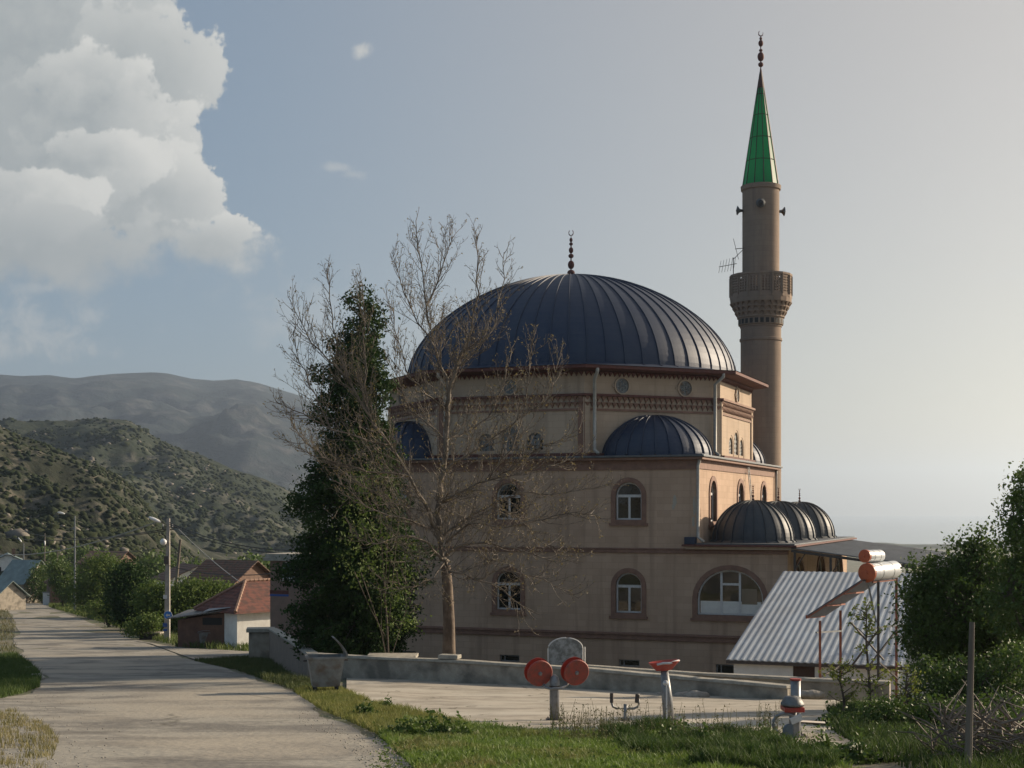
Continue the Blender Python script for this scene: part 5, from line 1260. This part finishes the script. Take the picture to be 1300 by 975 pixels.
    for pts, r0, r1 in L:
        P = [Vector(A(*q)) for q in pts]
        Q = []
        for i in range(len(P) - 1):      # subdivide and roughen
            for m in range(3): Q.append(P[i].lerp(P[i + 1], m / 3) + Vector(rng.normal(0, .045, 3)) * (0 if m == 0 else 1))
        Q.append(P[-1]); n = len(Q)
        r0 *= .8; rd = [r0 + (r1 - r0) * (i / (n - 1)) ** .65 for i in range(n)]
        br.tube(Q, rd, 8 if r0 > .07 else 6, cap=False)
        ln = sum((Q[i + 1] - Q[i]).length for i in range(n - 1)); cnt = int(ln / .15)
        for i in range(cnt):
            t = (i + rng.random()) / cnt
            if t < .12 and r0 > .07: continue
            k = min(t * (n - 1), n - 1.01); a = int(k); o = Q[a].lerp(Q[a + 1], k - a); dd = (Q[a + 1] - Q[a]).normalized()
            pr = dd.cross(Vector(rng.normal(0, 1, 3))).normalized(); nd = dd * .75 + pr * .75 + (o - cc).normalized() * .2 + Vector((0, 0, .15))
            twig(o, nd, rng.uniform(.9, 2.3) * (1.1 - .62 * t), max(.014, rd[a] * .4 if rd[a] < .05 else .019), 1)
    trunk.build('trunk', M['bark'], root, smooth=True); br.build('branches', M['twig'], root, smooth=True); tw.build('twigs', M['twig'], root)
    Pb = np.array([tuple(p) for p in buds]); Pb = np.concatenate([Pb + rng.normal(0, .03, Pb.shape)] )
    V, Fq = leaves(Pb[::2], .085, asp=.4); npmesh('buds', V, Fq, M['bud'], root)
    print('bare tree', len(br.f), len(tw.f), len(Pb))
bare()

# --- right hand trees and bushes
leafy('leafy_tree', 'dark leafy tree rising highest at the right edge of the picture', 1310, 30, 905, [(1310, 690, 40, 70, 0), (1320, 620, 28, 40, 0), (1300, 760, 55, 55, 0), (1330, 800, 60, 90, 1), (1293, 700, 14, 26, 0), (1299, 640, 16, 30, .3)], 700, 34, .14, .085, 'leafd', tr=.12, nl=60)
leafy('leafy_tree', 'broad dark green bush tree right of the solar water heater', 1225, 33, 900, [(1215, 775, 62, 58, 0), (1255, 740, 44, 48, .5), (1185, 735, 26, 30, 0), (1240, 830, 70, 60, .5), (1180, 800, 34, 50, 0), (1224, 712, 16, 28, 0), (1245, 690, 10, 20, 0), (1275, 780, 45, 60, .5), (1160, 755, 14, 20, 0)], 1500, 34, .15, .085, 'leafd', tr=.12, nl=110)
leafy('leafy_bush', 'lower sprawling green bush below the broad tree at right', 1205, 27.5, 930, [(1185, 872, 36, 38, 0), (1225, 880, 45, 50, .4), (1170, 910, 40, 22, -.4), (1262, 900, 42, 55, 0), (1292, 870, 30, 60, 0)], 700, 26, .12, .075, 'leafd', cat='bush', tr=.05, nl=60)
leafy('leafy_bush', 'green bush in the bottom right corner under the trees', 1290, 21, 975, [(1290, 950, 60, 40, 0), (1240, 965, 40, 25, 0)], 260, 24, .1, .06, 'leafd', cat='bush', tr=.04, nl=30)
# sapling with sparse yellow leaves
def sapling(px, pyb, Y, pts_top, label, nl, lsz, m, seed=0, ht_=None):
    b = at(px, pyb, Y); b.z = h(b.x, b.y, False); root = thing('sapling', label, 'sapling', tuple(b)); t = MB(); P = []
    top = at(pts_top[0], pts_top[1], Y) - b
    trunk = [Vector((0, 0, -.1)), top * .35 + Vector((.03, 0, 0)), top * .7 - Vector((.02, 0, 0)), top]; t.tube(trunk, [.035, .028, .018, .008], 6)
    for i in range(26):
        k = rng.uniform(.25, 1); o = top * k; az = rng.uniform(0, 6.28); ln = rng.uniform(.25, .75) * (1.2 - k * .7); d = Vector((math.cos(az), math.sin(az), rng.uniform(.2, .9))); e = o + d.normalized() * ln
        t.tube([o, o.lerp(e, .5) + Vector(rng.normal(0, .03, 3)), e], [.012, .008, .004], 4, cap=False)
        for _ in range(nl): P.append(np.array(o.lerp(e, rng.uniform(.35, 1.05))) + rng.normal(0, .045, 3))
    t.build('trunk', M['barkd'], root); V, Fq = leaves(np.array(P), lsz, asp=.6); npmesh('crown', V, Fq, M[m], root)
sapling(1103, 925, 27, (1100, 770), 'slim sapling with yellow green leaves left of the big bush', 15, .075, 'leafy')
sapling(1072, 915, 29, (1066, 845), 'short leafy sapling between the bike and the taller sapling', 13, .07, 'leafy')
sapling(1150, 930, 26.5, (1152, 850), 'small yellowish sapling at the foot of the big bush', 12, .065, 'leafy')
# stake and dead branches
q = gp(1228, 985); st_ = thing('wooden_stake', 'tall weathered wooden stake standing before the right bush', 'stake', tuple(q)); MB().tube([(0, 0, -.2), at(1234, 790, q.y + .3) - q], [.05, .032], 8).build('stake', M['wood'], st_)
q = gp(1270, 970); db = thing('brush_pile', 'pile of dead pale branches in the bottom right corner', 'brush pile', tuple(q)); t = MB()
for i in range(170):
    a = Vector((rng.uniform(-.75, .6), rng.uniform(-.6, .6), rng.uniform(0, .55))); d = Vector((rng.uniform(-1, 1), rng.uniform(-.5, .5), rng.uniform(-.15, .7))).normalized() * rng.uniform(.3, .8); m1 = a + d * .5 + Vector(rng.normal(0, .06, 3)); t.tube([a, m1, a + d], [.014, .011, .004], 4)
t.tube([(-.1, -.3, .55), (.1, -.35, .62), (.3, -.32, .78), (.42, -.3, .8)], [.02, .02, .015, .006], 5)
t.build('branches', mat('dead_wood', (.22, .18, .14), (.08, .06, .05), scale=2.5), db)
# pale yard wall with railing behind the heater
pw = at(1168, 862, 50); yf = thing('picket_fence', 'pale wall with white pickets between heater and bush', 'fence', (pw.x, pw.y, h(pw.x, pw.y)), -R(TH)); z_ = pw.z - h(pw.x, pw.y)
MB().box(-1.1, 1.6, 0, .2, 0, z_ + 1.3).build('wall', M['white'], yf)
f = MB()
for i in range(18): x = -1.05 + i * .15; f.box(x, x + .03, .05, .08, z_ + 1.3, z_ + 2.35)
f.box(-1.1, 1.6, .04, .09, z_ + 2.3, z_ + 2.36).box(-1.1, 1.6, .04, .09, z_ + 1.8, z_ + 1.84); f.build('picket', M['frame'], yf)

# --- trees along the road (left)
RT = [('small_tree', 'dark rounded conifer bush left of the concrete pole', 165, 800, [(166, 762, 26, 34, 0), (162, 735, 18, 22, 0), (180, 775, 18, 22, 0)], 900, 'fir', .3),
      ('small_tree', 'bright yellow green tree behind the lamp post', 128, 784, [(122, 735, 24, 30, 0), (138, 722, 16, 20, 1), (112, 755, 22, 22, 0), (130, 765, 20, 16, 0)], 800, 'leafm', .28),
      ('small_tree', 'olive green tree at the far bend of the road', 80, 772, [(84, 742, 17, 22, 0), (74, 728, 12, 18, 0), (96, 752, 14, 15, 0)], 520, 'leafd', .3),
      ('small_tree', 'dark tree directly beside the green roofed house', 54, 766, [(52, 738, 9, 24, 0), (62, 748, 9, 15, 0)], 320, 'leafd', .35),
      ('hedge', 'broad sunlit hedge between the concrete pole and the tiled house', 238, 808, [(205, 770, 28, 28, 0), (235, 762, 26, 26, 1), (262, 758, 24, 20, 2), (285, 752, 18, 12, 3), (190, 758, 16, 18, 1), (248, 783, 24, 16, 0), (220, 790, 20, 14, 0)], 1300, 'leafm', .24),
      ('small_tree', 'low green shrub on the verge left of the dark conifer', 140, 796, [(137, 776, 16, 11, 0), (120, 772, 12, 9, 0), (152, 786, 14, 8, 0)], 160, 'leafm', .2),
      ('small_tree', 'pale green shrub at the foot of the dark conifer bush', 178, 812, [(176, 797, 14, 9, 0), (190, 792, 12, 12, 0)], 140, 'leafm', .2)]
for nm, lb, px, pyb, ells, nc, mm, sp in RT:
    if nm == 'small_tree' and 'shrub' in lb: nm = 'shrub'
    leafy(nm, lb, px, None, pyb, ells, nc, 22, sp * 1.6, sp * .95, mm, group='trees and bushes along the road', cat='tree' if nm == 'small_tree' else ('hedge' if nm == 'hedge' else 'shrub'), tr=.16, nl=24)
for px, py, Y, r_, lb in ((20, 725, 330, 14, 'dark tree clump behind the white house at far left'), (110, 712, 300, 18, 'far grey green tree above the yellow green tree'), (200, 725, 260, 20, 'far dim tree behind the concrete pole'), (250, 735, 220, 16, 'distant tree behind the hedge'), (60, 712, 320, 13, 'small dark tree beyond the green roofed house'), (320, 728, 200, 16, 'tree beyond the tiled roof ridge')):
    leafy('distant_tree', lb, px, Y, py + r_, [(px, py, r_ * 1.2, r_, 0), (px + r_ * .8, py + 3, r_ * .8, r_ * .7, 2)], 130, 12, 1.1, .75, 'leafd', group='distant village trees', tr=.3, nl=6)

# --- grass and weeds
def inpoly(x, y, poly):
    c = False; n = len(poly); j = n - 1
    for i in range(n):
        xi, yi = poly[i]; xj, yj = poly[j]
        if (yi > y) != (yj > y) and x < (xj - xi) * (y - yi) / (yj - yi) + xi: c = not c
        j = i
    return c
def grass(name, label, poly, count, hmin, hmax, wid, m, dens=None, clump=.6):
    xs = [p[0] for p in poly]; ys = [p[1] for p in poly]; Q = []
    tries = 0
    corners = [gp(x, y) for x, y in poly]; X0, X1 = min(c.x for c in corners), max(c.x for c in corners); Y0, Y1 = min(c.y for c in corners), max(c.y for c in corners)
    while len(Q) < count and tries < count * 12:
        tries += 1; x = rng.uniform(X0, X1); y = rng.uniform(Y0, Y1); z = h(x, y, False); px = 650 + x / y * F; py = HZ - z / y * F
        if not inpoly(px, py, poly): continue
        nz = mn.noise(Vector((x * clump, y * clump, 0))) + .5 * mn.noise(Vector((x * clump * 3.1, y * clump * 3.1, 4)))
        if nz < (-.35 if dens is None else dens) + rng.normal(0, .12): continue
        Q.append((x, y, z + .04, nz))
    Q = np.array(Q); n = len(Q); H = rng.uniform(hmin, hmax, n) * (1 + .7 * np.clip(Q[:, 3], -.3, 1)); az = rng.uniform(0, 2 * np.pi, n); w = wid * rng.uniform(.7, 1.4, n)
    ln = rng.uniform(.15, .75, n) * H; az2 = rng.uniform(0, 2 * np.pi, n)
    px_, py_ = np.cos(az) * w / 2, np.sin(az) * w / 2; lx, ly = np.cos(az2) * ln, np.sin(az2) * ln; B = Q[:, :3]
    z0 = np.zeros(n)
    v0 = B + np.stack([px_, py_, z0], 1); v1 = B - np.stack([px_, py_, z0], 1)
    v2 = B + np.stack([-px_ * .7 + lx * .35, -py_ * .7 + ly * .35, H * .6], 1); v3 = B + np.stack([px_ * .7 + lx * .35, py_ * .7 + ly * .35, H * .6], 1)
    v4 = B + np.stack([lx, ly, H], 1)
    V = np.concatenate([np.stack([v0, v1, v2, v3], 1).reshape(-1, 3), np.stack([v3, v2, v4], 1).reshape(-1, 3)])
    F1 = np.arange(n * 4).reshape(-1, 4)
    # quads only: tip as degenerate-free thin quad
    v5 = v4 + np.stack([px_ * .15, py_ * .15, z0], 1)
    V = np.concatenate([np.stack([v0, v1, v2, v3], 1).reshape(-1, 3), np.stack([v3, v2, v4, v5], 1).reshape(-1, 3)]); F2 = F1 + n * 4
    o = npmesh(name, V, np.concatenate([F1, F2]), m); tag(o, label, 'grass', kind='stuff'); return o
FG = [(398, 900), (420, 882), (440, 884), (480, 899), (560, 917), (660, 932), (760, 936), (880, 940), (960, 946), (1000, 962), (1080, 985), (1130, 1010), (1120, 1090), (640, 1090), (520, 975), (482, 940), (450, 925)]
grass('grass', 'fresh green grass bank along the bottom in front of the plaza', [(478, 935), (520, 917), (600, 925), (660, 932), (760, 936), (880, 938), (960, 944), (1000, 962), (1080, 985), (1130, 1010), (1120, 1090), (640, 1090), (520, 975)], 120000, .035, .13, .013, M['grass'], dens=-.42, clump=1.6)
grass('grass', 'yellowish short grass strip running from the bin along the road', [(372, 880), (395, 872), (430, 876), (455, 888), (500, 902), (560, 915), (600, 925), (560, 935), (520, 940), (482, 938), (450, 922), (410, 905), (392, 893)], 26000, .05, .16, .014, mat('yellow_grass', (.12, .15, .03), (.24, .23, .07), scale=1.5, detail=9, trans=.35))
grass('tall_weeds', 'taller dark leafy weeds in front of the machines', [(760, 936), (800, 930), (860, 928), (900, 934), (960, 942), (1000, 955), (1060, 975), (1060, 1010), (900, 985), (800, 965)], 20000, .08, .22, .02, mat('weed', (.03, .065, .012), (.08, .12, .025), scale=2, detail=9, trans=.3), dens=.12, clump=1.5)
grass('grass', 'dark green grass bank on the left side of the road', [(-40, 838), (0, 834), (22, 833), (42, 848), (52, 862), (50, 874), (30, 882), (0, 889), (-60, 895), (-120, 870)], 30000, .1, .28, .02, mat('bank_grass', (.045, .085, .016), (.09, .13, .03), scale=.8, detail=9, trans=.3))
grass('grass', 'shaded grass verge between road and boundary wall', [(246, 840), (315, 836), (345, 842), (372, 862), (400, 868), (400, 880), (372, 878), (300, 852)], 16000, .08, .22, .025, mat('verge_grass', (.05, .08, .02), (.11, .12, .04), scale=.8, detail=9, trans=.3))
grass('grass', 'grass verge along the far side of the road under the trees', [(62, 771), (110, 785), (160, 800), (190, 812), (225, 822), (320, 828), (320, 820), (250, 816), (200, 805), (150, 788), (95, 768), (62, 764)], 26000, .2, .55, .06, mat('far_grass', (.06, .1, .02), (.13, .16, .04), scale=.3, detail=9, trans=.3), dens=-.5, clump=.25)
grass('dry_weeds', 'dry pale weeds on the gravel at the bottom left corner', [(-60, 908), (20, 905), (60, 925), (75, 945), (60, 985), (-60, 990)], 5000, .03, .1, .01, M['dry'], dens=.15, clump=2.2)
grass('undergrowth', 'green undergrowth below the sapling and the right bushes', [(1050, 905), (1100, 895), (1150, 900), (1300, 905), (1330, 985), (1230, 1000), (1130, 975), (1060, 935)], 24000, .06, .24, .018, mat('undergrowth', (.025, .052, .01), (.075, .11, .025), scale=1.6, detail=9, trans=.3), dens=-.4)
grass('grass', 'thin dusty grass on the left shoulder of the far road', [(-30, 767), (6, 767), (11, 777), (20, 792), (18, 812), (21, 830), (-40, 836)], 9000, .12, .3, .04, mat('shoulder_grass', (.09, .1, .035), (.17, .15, .07), scale=.5, detail=9, trans=.3), dens=-.1, clump=.4)
# leafy weed tufts
for px, py, r_, lb in ((465, 912, 1., 'dark green round weed tuft beside the road edge'), (492, 903, .7, 'smaller dark weed tuft just behind the road edge tuft'), (520, 938, 1.5, 'large glossy weed clump at the grass corner'), (570, 940, 1.7, 'widest leafy weed clump at the plaza corner'), (545, 930, 1.0, 'weed clump between the two larger corner clumps'), (1045, 962, 1.0, 'weed clump beside the concrete slab edge at lower right'), (1088, 968, 1.1, 'weed clump at the far end of the slab edge'), (972, 946, .8, 'upright dark weeds left of the exercise bike'), (860, 945, 1.5, 'dark leafy weeds below the red seat machine'), (895, 950, 1.2, 'dark leafy weed clump right of the seat machine'), (1060, 925, 1.4, 'dark weeds under the short sapling')):
    q = gp(px, py); root = thing('weed_clump', lb, 'weed', tuple(q), 0, 'leafy weed clumps around the plaza edge'); n = int(800 * r_)
    P = rng.normal(0, 1, (n, 3)) * np.array([.2, .2, .0]) * r_ * .7; P[:, 2] = np.abs(rng.normal(.03, .11, n)) * (1 + r_ * .25) * np.exp(-(P[:, 0] ** 2 + P[:, 1] ** 2) / (.3 * r_) ** 2)
    V, Fq = leaves(P, .085); npmesh('leaf_mass', V, Fq, M['leafd'], root)
    t = MB()
    for i in range(10): a = rng.uniform(0, 6.28); t.tube([(0, 0, 0), (math.cos(a) * .12 * r_, math.sin(a) * .12 * r_, .12 + .1 * r_)], .004, 3)
    t.build('stems', M['leafm'], root)
# thin seed stalks in front of the plaza
t = MB(); P = []
for i in range(190):
    px = rng.choice([720, 745, 760, 800, 860, 905, 975]) + rng.normal(0, 16); py = rng.uniform(928, 950); q = gp(px, py); hh = rng.uniform(.25, .6); e = q + Vector((rng.normal(0, .05), rng.normal(0, .05), hh)); t.tube([q, q.lerp(e, .5) + Vector((rng.normal(0, .02), 0, 0)), e], [.005, .004, .003], 3, cap=False)
    for _ in range(9): P.append(np.array(q.lerp(e, rng.uniform(.35, 1.))) + rng.normal(0, .022, 3))
V, Fq = leaves(np.array(P), .035); k = len(t.v); allV = np.concatenate([np.array(t.v), V]); allF = np.concatenate([np.array(t.f), Fq + k])
tag(npmesh('seed_stalks', allV, allF, mat('stalk', (.11, .12, .045), (.17, .15, .07), scale=5, trans=.2)), 'thin seeding weed stalks rising in front of the plaza', 'weeds', kind='stuff')
leafy('leafy_bush', 'dark low bush between the slim sapling and the bottom right corner', 1150, 22, 960, [(1150, 948, 55, 22, 0), (1195, 962, 50, 22, 0)], 300, 24, .1, .055, 'leafd', cat='bush', tr=.03, nl=20)
leafy('leafy_bush', 'dark weedy bush behind the wooden stake', 1235, 24, 950, [(1240, 930, 50, 35, 0)], 260, 24, .1, .055, 'leafd', cat='bush', tr=.03, nl=20)
for px, py, lb, w_, h_ in ((1085, 945, 'loose green shrub growing beside the slim sapling', 34, 22), (1125, 928, 'green shrub at the foot of the picket fence', 34, 26), (1190, 925, 'shrub filling the gap under the broad bush tree', 40, 24), (1270, 935, 'tangled shrub behind the dead branches', 40, 40)):
    leafy('leafy_bush', lb, px, 24.5, py, [(px, py - h_ * .5, w_, h_, 0)], 170, 20, .11, .06, 'leafd', cat='bush', tr=.03, nl=22)
# short broadleaf herbs mixed through the grass bank
P = []
while len(P) < 9000:
    px = rng.uniform(480, 1080); py = rng.uniform(925, 990); q = gp(px, py)
    for _ in range(6): P.append((q.x + rng.normal(0, .05), q.y + rng.normal(0, .05), q.z + .03 + abs(rng.normal(0, .07))))
V, Fq = leaves(np.array(P), .045); tag(npmesh('ground_herbs', V, Fq, M['leafm']), 'small broad leaves growing through the foreground grass', 'herbs', kind='stuff')
# gravel and stones on the road shoulders
v0, f0 = ico(1); Vs = []; Fs = []; k = 0
for i in range(2400):
    if i % 3: px, py = rng.uniform(380, 520), rng.uniform(888, 985); 
    else: px, py = rng.normal(25, 55), rng.uniform(872, 985)
    if i % 3 and not (px < np.interp(py, [q[0] for q in RE], [q[1] for q in RE]) + 12 and px > np.interp(py, [q[0] for q in RE], [q[1] for q in RE]) - 60): continue
    q = gp(px, py); r_ = .005 + .012 * rng.random() ** 2.5; Vs.append(v0 * r_ * np.array([1.3, 1, .6]) + np.array(q) + np.array([0, 0, .05])); Fs.append(f0 + k); k += len(v0)
tag(npmesh('gravel', np.concatenate(Vs), np.concatenate(Fs), M['gravel']), 'loose gravel scattered along the edges of the road', 'gravel', kind='stuff')
# kerb stones by the left bank
for px, py, lb in ((38, 852, 'upper pale kerb stone at the corner of the left grass bank'), (48, 862, 'lower pale kerb stone at the corner of the left grass bank')):
    q = gp(px, py); o = MB().box(-.2, .2, -.7, .7, -.1, .14).build('kerb_stone', M['concl'], bevel=.03); o.location = q; o.rotation_euler = (0, 0, R(25)); tag(o, lb, 'kerb stone', 'kerb stones beside the left bank')

# ------------------------------------------------------------------ HAZE
hz = MB().box(-18900, 18900, -900, 15950, min(float(q[..., 2].min()) for q in (VA, VB, VC, VD)) - 3, max(float(VC[..., 2].max()), 60.) + 25).build('haze', None)
m = bpy.data.materials.new('haze_air'); t = nt(m); o_ = t.nodes.new('ShaderNodeOutputMaterial'); v = t.nodes.new('ShaderNodeVolumePrincipled')
v.inputs['Color'].default_value = (.66, .8, 1, 1); v.inputs['Density'].default_value = 1.2e-4; v.inputs['Anisotropy'].default_value = .55
t.links.new(v.outputs[0], o_.inputs['Volume']); hz.data.materials.append(m); tag(hz, kind='stuff', label='pale thin haze in the air over the valley', cat='haze')

# ------------------------------------------------------------------ SKY
W = bpy.data.worlds.new('World'); SC.world = W; W.use_nodes = True; T_ = W.node_tree; N = T_.nodes; Lk = T_.links; N.clear()
wo = N.new('ShaderNodeOutputWorld'); bg = N.new('ShaderNodeBackground'); bg.inputs[1].default_value = .062; Lk.new(bg.outputs[0], wo.inputs[0])
sk = N.new('ShaderNodeTexSky'); sk.sky_type = 'NISHITA'; sk.sun_disc = False; sk.sun_elevation = R(SUN_EL); sk.sun_rotation = R(SUN_AZ); sk.altitude = 900; sk.air_density = 1.; sk.dust_density = 3.2; sk.ozone_density = .5
def mth(op, a, b=None, c=None, clamp=False):
    n = N.new('ShaderNodeMath'); n.operation = op; n.use_clamp = clamp
    for i, q in enumerate((a, b, c)):
        if q is None: continue
        if isinstance(q, (int, float)): n.inputs[i].default_value = q
        else: Lk.new(q, n.inputs[i])
    return n.outputs[0]
def smooth(x, lo, hi):
    n = N.new('ShaderNodeMapRange'); n.interpolation_type = 'SMOOTHSTEP'; n.inputs[1].default_value = lo; n.inputs[2].default_value = hi; Lk.new(x, n.inputs[0]); return n.outputs[0]
tc = N.new('ShaderNodeTexCoord'); sx = N.new('ShaderNodeSeparateXYZ'); Lk.new(tc.outputs['Generated'], sx.inputs[0])
yy = mth('MAXIMUM', sx.outputs[1], .05); uu = mth('DIVIDE', sx.outputs[0], yy); ww = mth('DIVIDE', sx.outputs[2], yy)
def vec(u, w, z=0.):
    c = N.new('ShaderNodeCombineXYZ')
    for i, q in enumerate((u, w, z)):
        if isinstance(q, (int, float)): c.inputs[i].default_value = q
        else: Lk.new(q, c.inputs[i])
    return c.outputs[0]
def noise(v_, sc, det=8, ro=.55, dist=0.):
    n = N.new('ShaderNodeTexNoise'); n.inputs['Scale'].default_value = sc; n.inputs['Detail'].default_value = det; n.inputs['Roughness'].default_value = ro; n.inputs['Distortion'].default_value = dist; Lk.new(v_, n.inputs[0]); return n.outputs[0]
def ell(px, py, rx, ry, u=uu, w=ww):
    a = mth('DIVIDE', mth('SUBTRACT', u, (px - 650) / F), rx / F); b = mth('DIVIDE', mth('SUBTRACT', w, (HZ - py) / F), ry / F)
    return mth('SUBTRACT', 1., mth('SQRT', mth('ADD', mth('MULTIPLY', a, a), mth('MULTIPLY', b, b))))
def n2d(v_, sc, det, ro=.55, dist=0.):
    n = N.new('ShaderNodeTexNoise'); n.noise_dimensions = '2D'; n.inputs['Scale'].default_value = sc; n.inputs['Detail'].default_value = det; n.inputs['Roughness'].default_value = ro; n.inputs['Distortion'].default_value = dist; Lk.new(v_, n.inputs[0]); return n.outputs[0]
UV = vec(uu, ww)
na = n2d(UV, 11, 7, .6, .25); nb = n2d(UV, 34, 4, .6)
vo = N.new('ShaderNodeTexVoronoi'); vo.voronoi_dimensions = '2D'; vo.inputs['Scale'].default_value = 30
wv_ = N.new('ShaderNodeVectorMath'); wv_.operation = 'MULTIPLY_ADD'; wv_.inputs[1].default_value = (.03, .03, 0); nz_ = N.new('ShaderNodeTexNoise'); nz_.noise_dimensions = '2D'; nz_.inputs['Scale'].default_value = 20; Lk.new(UV, nz_.inputs[0]); Lk.new(nz_.outputs['Color'], wv_.inputs[0]); Lk.new(UV, wv_.inputs[2]); Lk.new(wv_.outputs[0], vo.inputs[0])
billow = mth('SUBTRACT', .42, vo.outputs['Distance'])
rough_ = mth('ADD', mth('ADD', mth('MULTIPLY', mth('SUBTRACT', na, .5), 1.25), mth('ADD', mth('MULTIPLY', mth('SUBTRACT', nb, .5), .75), mth('MULTIPLY', mth('SUBTRACT', n2d(UV, 95, 3, .6), .5), .4))), mth('MULTIPLY', billow, .3))
soft = mth('SUBTRACT', 1., smooth(ww, (HZ - 352) / F, (HZ - 270) / F))     # torn, thin underside
col_, den = None, None
for px, py, rx, ry, br_, am in ((-160, 130, 360, 330, .35, .6), (70, -30, 165, 150, .62, .55), (165, 95, 112, 92, .5, .6), (130, 205, 140, 120, .66, .6), (110, 130, 110, 80, .75, .5), (200, 262, 92, 82, .72, .65), (60, 330, 265, 66, .34, .8), (268, 316, 86, 46, .7, .9), (120, 215, 88, 60, .8, .6), (10, 262, 128, 62, .86, .5), (20, 312, 190, 44, .3, .9)):
    e = mth('ADD', ell(px, py, rx, ry), mth('MULTIPLY', rough_, am * 1.45))
    m_ = N.new('ShaderNodeMapRange'); m_.interpolation_type = 'SMOOTHSTEP'; Lk.new(e, m_.inputs[0]); m_.inputs[1].default_value = 0; Lk.new(mth('ADD', .13, mth('MULTIPLY', soft, .9)), m_.inputs[2]); mk = m_.outputs[0]
    dl = mth('ADD', mth('MULTIPLY', mth('SUBTRACT', uu, (px - 650) / F), .6 * F / rx), mth('MULTIPLY', mth('SUBTRACT', ww, (HZ - py) / F), .75 * F / ry))
    sh = mth('MULTIPLY', mth('ADD', .5, mth('MULTIPLY', dl, .42)), mth('SUBTRACT', 1.12, mth('MULTIPLY', smooth(e, 0., .9), .55)))
    sh = mth('ADD', sh, mth('MULTIPLY', rough_, .75)); sh = mth('MULTIPLY', mth('MAXIMUM', sh, 0.), br_ * 1.35, None, True)
    if col_ is None: col_, den = sh, mk
    else:
        mk2 = mth('MULTIPLY', mk, .85 if br_ > .4 else .75); col_ = mth('ADD', mth('MULTIPLY', col_, mth('SUBTRACT', 1., mk2)), mth('MULTIPLY', sh, mk2)); den = mth('MAXIMUM', den, mk)
cc_ = N.new('ShaderNodeMix'); cc_.data_type = 'RGBA'; cc_.inputs[6].default_value = (3.2, 3.55, 3.7, 1); cc_.inputs[7].default_value = (7.0, 6.95, 6.6, 1); Lk.new(col_, cc_.inputs[0])
gm = N.new('ShaderNodeMix'); gm.data_type = 'RGBA'
# thin veil: small puffs and low streaks
sm = None; NW = mth('MULTIPLY', mth('SUBTRACT', n2d(UV, 42, 6, .62, .2), .5), 2.6)
for c, g in (((462, 64, 17, 15), .9), ((425, 213, 30, 9), .45), ((450, 222, 26, 8), .4), ((40, 420, 130, 46), .55), ((1280, 350, 60, 12), .4), ((55, 366, 40, 12), .4), ((560, 420, 150, 60), .2), ((380, 400, 110, 60), .25)):
    n_ = NW
    q = mth('MULTIPLY', smooth(mth('ADD', ell(*c), n_), .05, 1.1), g); sm = q if sm is None else mth('MAXIMUM', sm, q)
base = N.new('ShaderNodeMix'); base.data_type = 'RGBA'; base.inputs[7].default_value = (5.6, 5.6, 5.4, 1); Lk.new(sm, base.inputs[0])
# even out: milky air over the clear sky
milk = N.new('ShaderNodeMix'); milk.data_type = 'RGBA'; milk.inputs[0].default_value = .56; Lk.new(sk.outputs[0], milk.inputs[6])
sdv = N.new('ShaderNodeVectorMath'); sdv.operation = 'DOT_PRODUCT'; Lk.new(tc.outputs['Generated'], sdv.inputs[0]); sdv.inputs[1].default_value = (math.sin(R(SUN_AZ)) * math.cos(R(SUN_EL)), math.cos(R(SUN_AZ)) * math.cos(R(SUN_EL)), math.sin(R(SUN_EL)))
warm = N.new('ShaderNodeMix'); warm.data_type = 'RGBA'; warm.inputs[6].default_value = (2.3, 3.2, 4.2, 1); warm.inputs[7].default_value = (6.0, 5.0, 3.8, 1); Lk.new(smooth(sdv.outputs['Value'], .25, .85), warm.inputs[0]); Lk.new(warm.outputs[2], milk.inputs[7])
Lk.new(milk.outputs[2], base.inputs[6])
Lk.new(base.outputs[2], gm.inputs[6]); Lk.new(cc_.outputs[2], gm.inputs[7]); Lk.new(mth('MULTIPLY', den, mth('GREATER_THAN', sx.outputs[1], .06)), gm.inputs[0]); Lk.new(gm.outputs[2], bg.inputs[0])

# ------------------------------------------------------------------ SUN, CAMERA, RENDER
L_ = bpy.data.lights.new('sun', 'SUN'); L_.energy = 4.4; L_.angle = R(.9); L_.color = (1, .83, .62)
so_ = bpy.data.objects.new('sun', L_); COL.objects.link(so_)
dv = Vector((math.sin(R(SUN_AZ)) * math.cos(R(SUN_EL)), math.cos(R(SUN_AZ)) * math.cos(R(SUN_EL)), math.sin(R(SUN_EL)))); so_.rotation_euler = dv.to_track_quat('Z', 'Y').to_euler(); so_.location = (30, 10, 30)
cd = bpy.data.cameras.new('camera'); cam = bpy.data.objects.new('camera', cd); COL.objects.link(cam); cam.location = (0, 0, 0); cam.rotation_euler = (R(90), 0, 0)
cd.sensor_width = 36; cd.lens = F / 1300 * 36; cd.shift_y = (HZ - 487.5) / 1300; cd.clip_start = .1; cd.clip_end = 60000; SC.camera = cam
SC.view_settings.view_transform = 'Standard'; SC.view_settings.look = 'None'; SC.view_settings.exposure = .72; SC.view_settings.gamma = 1
SC.render.resolution_x = 1024; SC.render.resolution_y = 768
SC.render.engine = 'CYCLES'; SC.cycles.volume_bounces = 0
SC.cycles.max_bounces = 5; SC.cycles.diffuse_bounces = 2; SC.cycles.glossy_bounces = 2; SC.cycles.transmission_bounces = 3; SC.cycles.transparent_max_bounces = 4
W.cycles.sampling_method = 'MANUAL'; W.cycles.sample_map_resolution = 256
print('faces', sum(len(o.data.polygons) for o in bpy.data.objects if o.type == 'MESH'))
